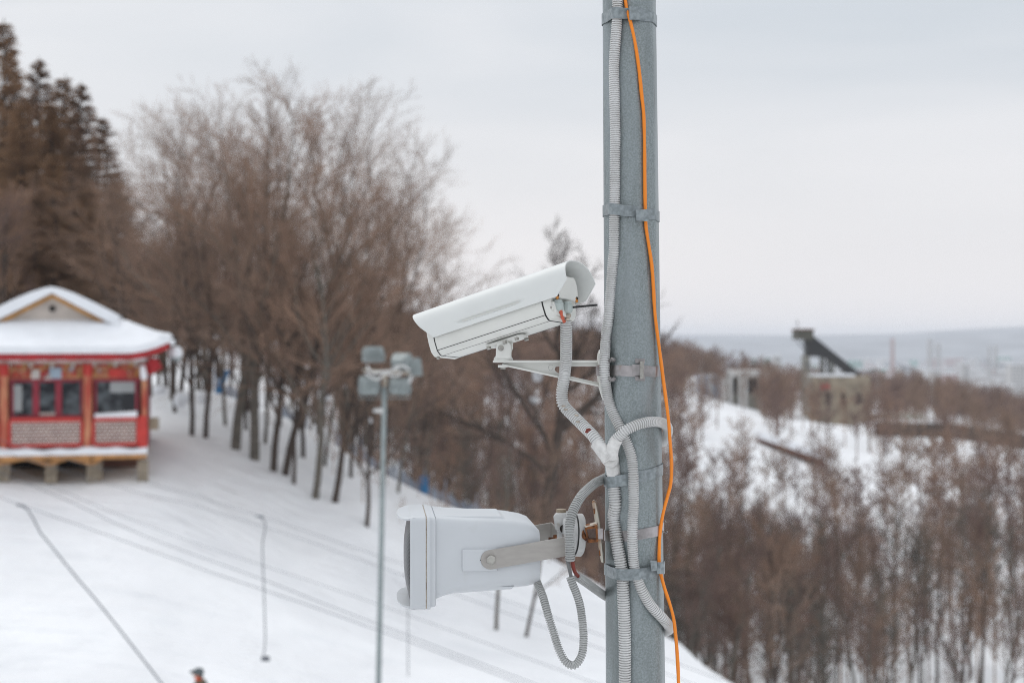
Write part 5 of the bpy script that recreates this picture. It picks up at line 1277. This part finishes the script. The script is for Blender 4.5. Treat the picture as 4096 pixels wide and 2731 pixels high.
m.loft([[p + np.array([0, yy, 0]) + nrm * zz for yy, zz in ((-.0125, 0), (.0125, 0), (.0125, .0045), (-.0125, .0045))] for p in lo]); m.build('lower_flange', M['white_paint'], arm, False, bevel=.001)
# web with window
m = MB(); A1 = [(2016, 1449), (2215, 1449), (2215, 1507), (2016, 1461)]
def webp(poly): f = [pb2(x, y, -.002) for x, y in poly]; m.loft([f, [p + np.array([0, .004, 0]) for p in f]])
webp([(2014, 1448), (2225, 1448), (2222, 1467), (2219, 1476), (2221, 1482), (2227, 1488), (2240, 1494), (2250, 1513), (2014, 1461)])
webp([(2225, 1448), (2392, 1448), (2392, 1465), (2235, 1465), (2226, 1466), (2222, 1467)])
webp([(2240, 1494), (2392, 1529), (2392, 1546), (2250, 1513)])
m.build('web', M['white_paint'], arm, False)
m = MB(); 
for a in range(0, 330, 30):
    a0, a1 = math.radians(a), math.radians(a + 22); m.beam(pb2(2203 + 9 * math.cos(a0), 1469 + 12 * math.sin(a0), -.0022), pb2(2203 + 9 * math.cos(a1), 1469 + 12 * math.sin(a1), -.0022), .0006, .0006, up=(0, 1, 0))
m.build('cast_mark', M['grey_cable'], arm, False)
m = MB(); c = pb2(2011, 1459); m.tube([c, c - np.array([0, 0, .006])], .0115, 18); m.build('boss', M['white_paint'], arm)
m = MB(); c = pb2(2012, 1464); m.tube([c, c - np.array([0, 0, .007])], .0062, 6); m.build('hex_bolt', M['bolt'], arm, False)
# mounting plate against the pole, rounded ends, slightly bent
m = MB(); rp = []
def plate_outline(xoff):
    o = []
    for t in np.linspace(0, 1, 15):
        py = 1398 + (1602 - 1398) * t; hw = .026 * min(1, math.sqrt(max(0, 1 - (max(0, abs(t - .5) - .38) / .12) ** 2)) + .02)
        xx = np.interp(py, [1398, 1420, 1480, 1540, 1602], [2396, 2391, 2389, 2394, 2412]) + xoff; o.append((xx, py, hw))
    return o
rings = []
for (xx, py, hw) in plate_outline(0):
    c = pb2(xx, py, 0); rings.append([c + np.array([0, -hw, 0]), c + np.array([.0045, -hw - .001, 0]), c + np.array([.0045, hw, 0]), c + np.array([0, hw, 0])])
m.loft(rings); m.build('mounting_plate', M['white_paint'], arm, angle=25)
m = MB(); m.box(pb2(2391, 1480), (.006, .058, 43 * U)); m.build('strap_channel', M['stainless'], arm, False, bevel=.001)

# ------------------------------------------------------------------ loudspeaker
yw = math.radians(5.5); tx = np.array([math.cos(yw), math.sin(yw), 0]); tg = np.array([-math.sin(yw), math.cos(yw), 0])
O = np.array([(1705 - CX) / F * 3.26, 3.26, 0])
def near(px, g=0.0):
    """coordinate along the speaker's length of image column px on the plane g behind the near face"""
    k = (px - CX) / F; o = O + tg * g; return (k * o[1] - o[0]) / (tx[0] - k * tx[1])
def SP_(a, g, z): return O + tx * a + tg * g + np.array([0, 0, z])
def sz(px, py, g=0.0): return (CY - py) / F * (O + tx * near(px, g) + tg * g)[1]
spk = empty('loudspeaker', tuple(SP_(near(1950), .145, sz(1950, 2238))), 'white rectangular outdoor loudspeaker with mesh front on a steel U bracket', 'loudspeaker')
Wd = .275
def rrect(g0, g1, z0, z1, r, n=5):
    o = []
    for cg, cz, a0 in ((g1 - r, z1 - r, 0), (g0 + r, z1 - r, 90), (g0 + r, z0 + r, 180), (g1 - r, z0 + r, 270)):
        for k in range(n + 1):
            a = math.radians(a0 + 90 * k / n); o.append((cg + r * math.cos(a), cz + r * math.sin(a)))
    return o
def lofts(secs, name, mt, par, angle=30):
    m = MB(); m.loft([[SP_(a, g, z) for g, z in rrect(g0, g1, z0, z1, r)] for a, g0, g1, z0, z1, r in secs]); return m.build(name, mt, par, angle=angle)
zt, zb_ = sz(1680, 2068), sz(1680, 2440); a_f, a_g, a_b = near(1641), near(1703), near(1744)
# hollow front frame
m = MB(); r1 = rrect(0, Wd, zb_, zt, .012); r2 = rrect(.007, Wd - .007, zb_ + .007, zt - .007, .008)
m.loft([[SP_(a_g, g, z) for g, z in r1], [SP_(a_f + .003, g, z) for g, z in r1], [SP_(a_f, g * .985 + .002, z) for g, z in rrect(.001, Wd - .001, zb_ + .001, zt - .001, .011)], [SP_(a_f, g, z) for g, z in r2], [SP_(a_f + .02, g, z) for g, z in r2]], cap=True)
ff = m.build('front_frame', M['plastic_white'], spk, angle=35)
lofts([(a_g, .0015, Wd - .0015, zb_ + .0015, zt - .0015, .011), (a_g + .0028, .0015, Wd - .0015, zb_ + .0015, zt - .0015, .011)], 'frame_gasket', M['putty'], spk)
a_m = near(1722)
lofts([(a_g + .0028, 0, Wd, zb_, zt, .012), (a_m, 0, Wd, zb_, zt, .012)], 'middle_flange', M['plastic_white'], spk)
lofts([(a_m, .003, Wd - .003, zb_ + .004, zt - .0015, .011), (a_b - .002, .003, Wd - .003, zb_ + .006, zt - .003, .011), (a_b, .005, Wd - .005, zb_ + .008, zt - .005, .010)], 'back_flange', M['plastic_white'], spk)
# lips
def lip(top):
    m = MB(); z = zt - .001 if top else zb_ + .001; sg = 1 if top else -1; lay = []
    for th_ in (0, .007):
        rg_ = []
        for i in range(7):
            q = i / 6; ring = []
            for k in range(25):
                t = math.pi * k / 24; g = Wd / 2 - (Wd / 2 - .004) * math.cos(t) * (1 - .04 * q); pr = .031 * math.sin(t) ** .75
                ring.append(SP_(a_f + .010 - q * (pr + .008), g, z - sg * (.004 * q ** 3 + th_ * (1 - .5 * q ** 4))))
            rg_.append(ring)
        lay.append(rg_)
    vs = [p for l_ in lay for r in l_ for p in r]; n = 25; o2 = 7 * n; fs = []
    for i in range(6):
        for k in range(n - 1): a = i * n + k; fs += [(a, a + 1, a + n + 1, a + n), (o2 + a, o2 + a + n, o2 + a + n + 1, o2 + a + 1)]
    for k in range(n - 1): a = 6 * n + k; fs.append((a, a + 1, o2 + a + 1, o2 + a))
    m.add(vs, fs); m.build('visor_lip', M['plastic_white'], spk, angle=50)
lip(True); lip(False)
# bulging mesh grille
m = MB(); rings = []; zc, zh = (zt + zb_) / 2, (zt - zb_) / 2 - .010
for i in range(25):
    s_ = -1 + 2 * i / 24; ring = []
    for j in range(25):
        q = -1 + 2 * j / 24; pr = .005 * (1 - abs(q) ** 2.4) + .013 * (1 - abs(s_) ** 2.5); ring.append(SP_(a_f + .006 - pr * (1 - abs(q) ** 8), Wd / 2 + q * (Wd / 2 - .009), zc + s_ * zh))
    rings.append(ring)
vs = [p for r in rings for p in r]; fs = [(i * 25 + j, i * 25 + j + 1, (i + 1) * 25 + j + 1, (i + 1) * 25 + j) for i in range(24) for j in range(24)]
m.add(vs, fs)
gm = M['grille']; nn_, ll = gm.node_tree.nodes, gm.node_tree.links; tcn = nn_.new('ShaderNodeTexCoord'); vo = nn_.new('ShaderNodeTexVoronoi'); vo.inputs['Scale'].default_value = 330; vo.inputs['Randomness'].default_value = 0.15
ll.new(tcn.outputs['Object'], vo.inputs[0]); cr2 = nn_.new('ShaderNodeValToRGB'); cr2.color_ramp.elements[0].position = .38; cr2.color_ramp.elements[0].color = (.004, .004, .004, 1); cr2.color_ramp.elements[1].position = .5; cr2.color_ramp.elements[1].color = (.13, .135, .14, 1)
ll.new(vo.outputs['Distance'], cr2.inputs[0]); ll.new(cr2.outputs[0], nn_['Principled BSDF'].inputs['Base Color'])
m.build('grille', gm, spk, angle=80)
# cabinet
secs = []
for px, pt, pbm, hg, r in ((1744, 2083, 2398, .128, .012), (1775, 2086, 2386, .128, .016), (1820, 2088, 2376, .127, .020), (1900, 2091, 2367, .126, .024), (1990, 2093, 2361, .125, .026), (2050, 2097, 2357, .124, .028), (2110, 2106, 2351, .121, .030), (2142, 2117, 2343, .118, .030), (2160, 2136, 2333, .114, .024)):
    g0 = Wd / 2 - hg; secs.append((near(px, g0), g0, Wd - g0, sz(px, pbm, g0) + .0005, sz(px, pt, g0) + .007, r))
cab = lofts(secs, 'cabinet', M['plastic_white'], spk, 40)
g0 = Wd / 2 - .126
# raised panel on top and shelf below
za = sz(1880, 2091, g0) + .007
m = MB(); m.loft([[SP_(near(1760, g0), .05, za - .004), SP_(near(2035, g0), .05, za - .006), SP_(near(2035, g0), Wd - .05, za - .006), SP_(near(1760, g0), Wd - .05, za - .004)],
                  [SP_(near(1765, g0), .06, za + .004), SP_(near(2012, g0), .06, za + .002), SP_(near(2012, g0), Wd - .06, za + .002), SP_(near(1765, g0), Wd - .06, za + .004)]]); m.build('top_panel', M['plastic_white'], cab, False, bevel=.003)
zl = sz(1900, 2366, g0)
m = MB(); m.loft([[SP_(near(1800, g0), .03, zl - .006), SP_(near(2050, g0), .03, zl + .002), SP_(near(2050, g0), Wd - .03, zl + .002), SP_(near(1800, g0), Wd - .03, zl - .006)],
                  [SP_(near(1800, g0), .02, zl + .010), SP_(near(2060, g0), .02, zl + .010), SP_(near(2060, g0), Wd - .02, zl + .010), SP_(near(1800, g0), Wd - .02, zl + .010)]]); m.build('bottom_shelf', M['plastic_white'], cab, False, bevel=.002)
m = MB(); x0, x1 = near(1846, g0), near(1994, g0); m.loft([[SP_(x0, g0 + .004, sz(1846, 2285, g0)), SP_(x1, g0 + .004, sz(1990, 2283, g0)), SP_(x1, g0 + .004, sz(1990, 2191, g0)), SP_(x0, g0 + .004, sz(1846, 2191, g0))],
     [SP_(x0 + .002, g0 - .006, sz(1846, 2282, g0)), SP_(x1 - .004, g0 - .006, sz(1990, 2280, g0)), SP_(x1 - .004, g0 - .006, sz(1990, 2196, g0)), SP_(x0 + .002, g0 - .006, sz(1846, 2196, g0))]])
m.build('mounting_boss', M['plastic_white'], cab, False, bevel=.0012)
# U bracket
gN, gF = g0 - .0085, Wd - g0 + .004; tk = .003
cxp, cyp, rr2 = 1962, 2237, 39
e0, e1 = (2262, 2146), (2266, 2222)
def brk_side(g, tkk, name, par):
    f = []
    for a in range(90, 271, 12):
        a = math.radians(a - 0); px, py = cxp + rr2 * math.cos(a + .18), cyp - rr2 * math.sin(a + .18); f.append((px, py))
    f += [(e1[0], e1[1]), (e0[0], e0[1])]
    # map on near plane gN then reuse coordinates for the far arm
    c = [(near(px, gN), sz(px, py, gN)) for px, py in f]
    m = MB(); m.loft([[SP_(a, g, z) for a, z in c], [SP_(a, g + tkk, z) for a, z in c]]); return m.build(name, M['bracket'], par, False, bevel=.0006)
ub = brk_side(gN, tk, 'u_bracket_arm', spk); brk_side(gF, tk, 'u_bracket_arm', spk)
ae = near(e0[0], gN); z0_, z1_ = sz(e1[0], e1[1], gN), sz(e0[0], e0[1], gN)
m = MB(); m.loft([[SP_(ae - .0005, gN + .001, z0_), SP_(ae + .0015, gN + .001, z0_), SP_(ae + .0015, gF + .002, z0_), SP_(ae - .0005, gF + .002, z0_)],
                  [SP_(ae - .0005, gN + .001, z1_), SP_(ae + .0015, gN + .001, z1_), SP_(ae + .0015, gF + .002, z1_), SP_(ae - .0005, gF + .002, z1_)]]); m.build('u_bracket_back', M['bracket'], spk, False, bevel=.0006)
cB = SP_(near(1964, gN), gN, sz(1964, 2237, gN))
m = MB(); m.tube([cB, cB - tg * .0015], .0138, 28); m.build('washer', M['bracket'], spk)
m = MB(); m.tube([cB - tg * .0015, cB - tg * .0075, cB - tg * .0088], [.0118, .0118, .0098], 6); m.build('hex_bolt', M['bolt'], spk, False)
m = MB(); hb2 = SP_(near(1919, g0), g0 - .0065, sz(1919, 2237, g0)); m.loft([[hb2, hb2 + tx * .012 + np.array([0, 0, .011]), hb2 + tx * .012 - np.array([0, 0, .011])], [p + tg * .001 for p in (hb2, hb2 + tx * .012 + np.array([0, 0, .011]), hb2 + tx * .012 - np.array([0, 0, .011]))]]); m.build('slot_hole', M['black'], spk, False)
nb = SP_(ae - .012, .13, (z0_ + z1_) / 2 + .0); m = MB(); m.tube([nb, nb + tx * .012], .011, 6); m.tube([nb - tx * .012, nb], .0045, 10); m.build('rusty_nut', M['rust'], spk, False)
m = MB(); m.ball(SP_(near(1727) , .02, zt - .006), .004, 6, (1.6, .8, .4)); m.build('rust_chip', M['rust'], spk)

# weathered round junction box between bracket and pole
jb0 = P(2262, 2138, 3.40); jbx = empty('junction_box', tuple(jb0), 'weathered round grey junction box between the loudspeaker bracket and the pole', 'junction box')
ax = np.array([.985, .17, -.06]); ax /= np.linalg.norm(ax)
m = MB(); cN = P(2268, 2136, 3.375)
def disc(c0, pr): 
    m = MB(); uu = np.cross(ax, [0, 0, 1]); uu /= np.linalg.norm(uu); wv = np.cross(uu, ax)
    m.loft([[c0 + ax * t + (uu * math.cos(a) + wv * math.sin(a)) * r for a in np.linspace(0, 2 * math.pi, 36, endpoint=False)] for t, r in pr]); return m
disc(cN, [(-.016, .040), (-.012, .044), (.016, .047), (.0165, .047)]).build('box_body', M['box_grey'], jbx, angle=30)
disc(cN, [(.0165, .049), (.0195, .049)]).build('box_gasket', M['black'], jbx)
disc(cN, [(.0195, .0505), (.034, .051), (.037, .047)]).build('box_cover', M['box_grey'], jbx, angle=30)
sq = [P(2212, 2062, 3.36), P(2222, 2053, 3.36), P(2282, 2052, 3.36), P(2282, 2130, 3.36), P(2222, 2122, 3.36)]
m = MB(); m.loft([sq, [p + np.array([.006, .05, 0]) for p in sq]]); m.build('entry_block', M['box_grey'], jbx, False, bevel=.004)
c = P(2245, 2050, 3.385); m = MB(); m.tube([c + np.array([0, 0, .0012 * i]) for i in range(9)], [.012 if i % 2 else .0108 for i in range(8)] + [.008], 16); m.build('threaded_plug', M['stone'], jbx)
c = P(2256, 2114, 3.352); m = MB(); m.tube([c, c + np.array([0, .004, 0])], [.010, .010], 16); m.build('side_entry', M['dark'], jbx)
# rusty square bracket, bolt and slotted strap
rbk = empty('square_bracket', tuple(P(2362, 2134, 3.34)), 'rusty square steel bracket clamped to the left side of the pole', 'bracket')
sqo = [(2339, 2106), (2344, 2101), (2386, 2094), (2390, 2098), (2393, 2164), (2390, 2167), (2352, 2169), (2347, 2165)]
sqi = [(2347, 2119), (2349, 2116), (2380, 2111), (2382, 2113), (2384, 2154), (2382, 2156), (2357, 2156), (2354, 2154)]
m = MB(); fo_ = [P(x, y, 3.318) for x, y in sqo]; fi_ = [P(x, y, 3.318) for x, y in sqi]; bo = [p + np.array([.002, .032, 0]) for p in fo_]; bi = [p + np.array([.002, .032, 0]) for p in fi_]
vs = fo_ + fi_ + bo + bi; k = 8; fs = []
for i in range(k):
    j = (i + 1) % k; fs += [(i, j, k + j, k + i), (2 * k + i, 3 * k + i, 3 * k + j, 2 * k + j), (i, 2 * k + i, 2 * k + j, j), (k + i, k + j, 3 * k + j, 3 * k + i)]
m.add(vs, fs); m.build('square_tube', M['rust'], rbk, False, bevel=.0006)
m = MB(); t = [P(2338, 2104, 3.317), P(2386, 2092, 3.317), P(2388, 2097, 3.317), P(2342, 2108, 3.317)]; m.loft([t, [p + np.array([.002, .034, .0]) for p in t]]); m.build('painted_top', M['rust_paint'], rbk, False)
b0, b1 = P(2296, 2141, 3.355), P(2338, 2142, 3.335); m = MB(); L_ = 26
m.tube([b0 + (b1 - b0) * i / L_ for i in range(L_ + 1)], [.0072 if i % 2 else .0062 for i in range(L_ + 1)], 14); m.build('threaded_rod', M['rust'], rbk, angle=20)
m = MB(); m.tube([P(2333, 2142, 3.336), P(2339, 2141, 3.334), P(2345, 2138, 3.333)], [.008, .013, .015], 12); m.build('weld', M['rust'], rbk)
slab = [(2367, 2005), (2373, 2001), (2383, 2011), (2397, 2084), (2400, 2112), (2414, 2250), (2404, 2246), (2394, 2190), (2386, 2130), (2380, 2090)]
m = MB(); f_ = [P(x, y, 3.352) for x, y in slab]; m.loft([f_, [p + np.array([.004, .030, 0]) for p in f_]]); sl = m.build('slotted_strap', M['rust_paint'], rbk, False, bevel=.0008)
for (x, y) in ((2376, 2043), (2398, 2210)):
    m = MB(); m.tube([P(x, y - 11, 3.3515), P(x + 2, y + 11, 3.3515)], .0017, 8); m.build('slot', M['rust'], sl)
quad_plate([(2384, 2112, 3.326), (2412, 2112, 3.332), (2412, 2155, 3.332), (2386, 2154, 3.326)], .002, 'strap_end', M['stainless'], rbk)
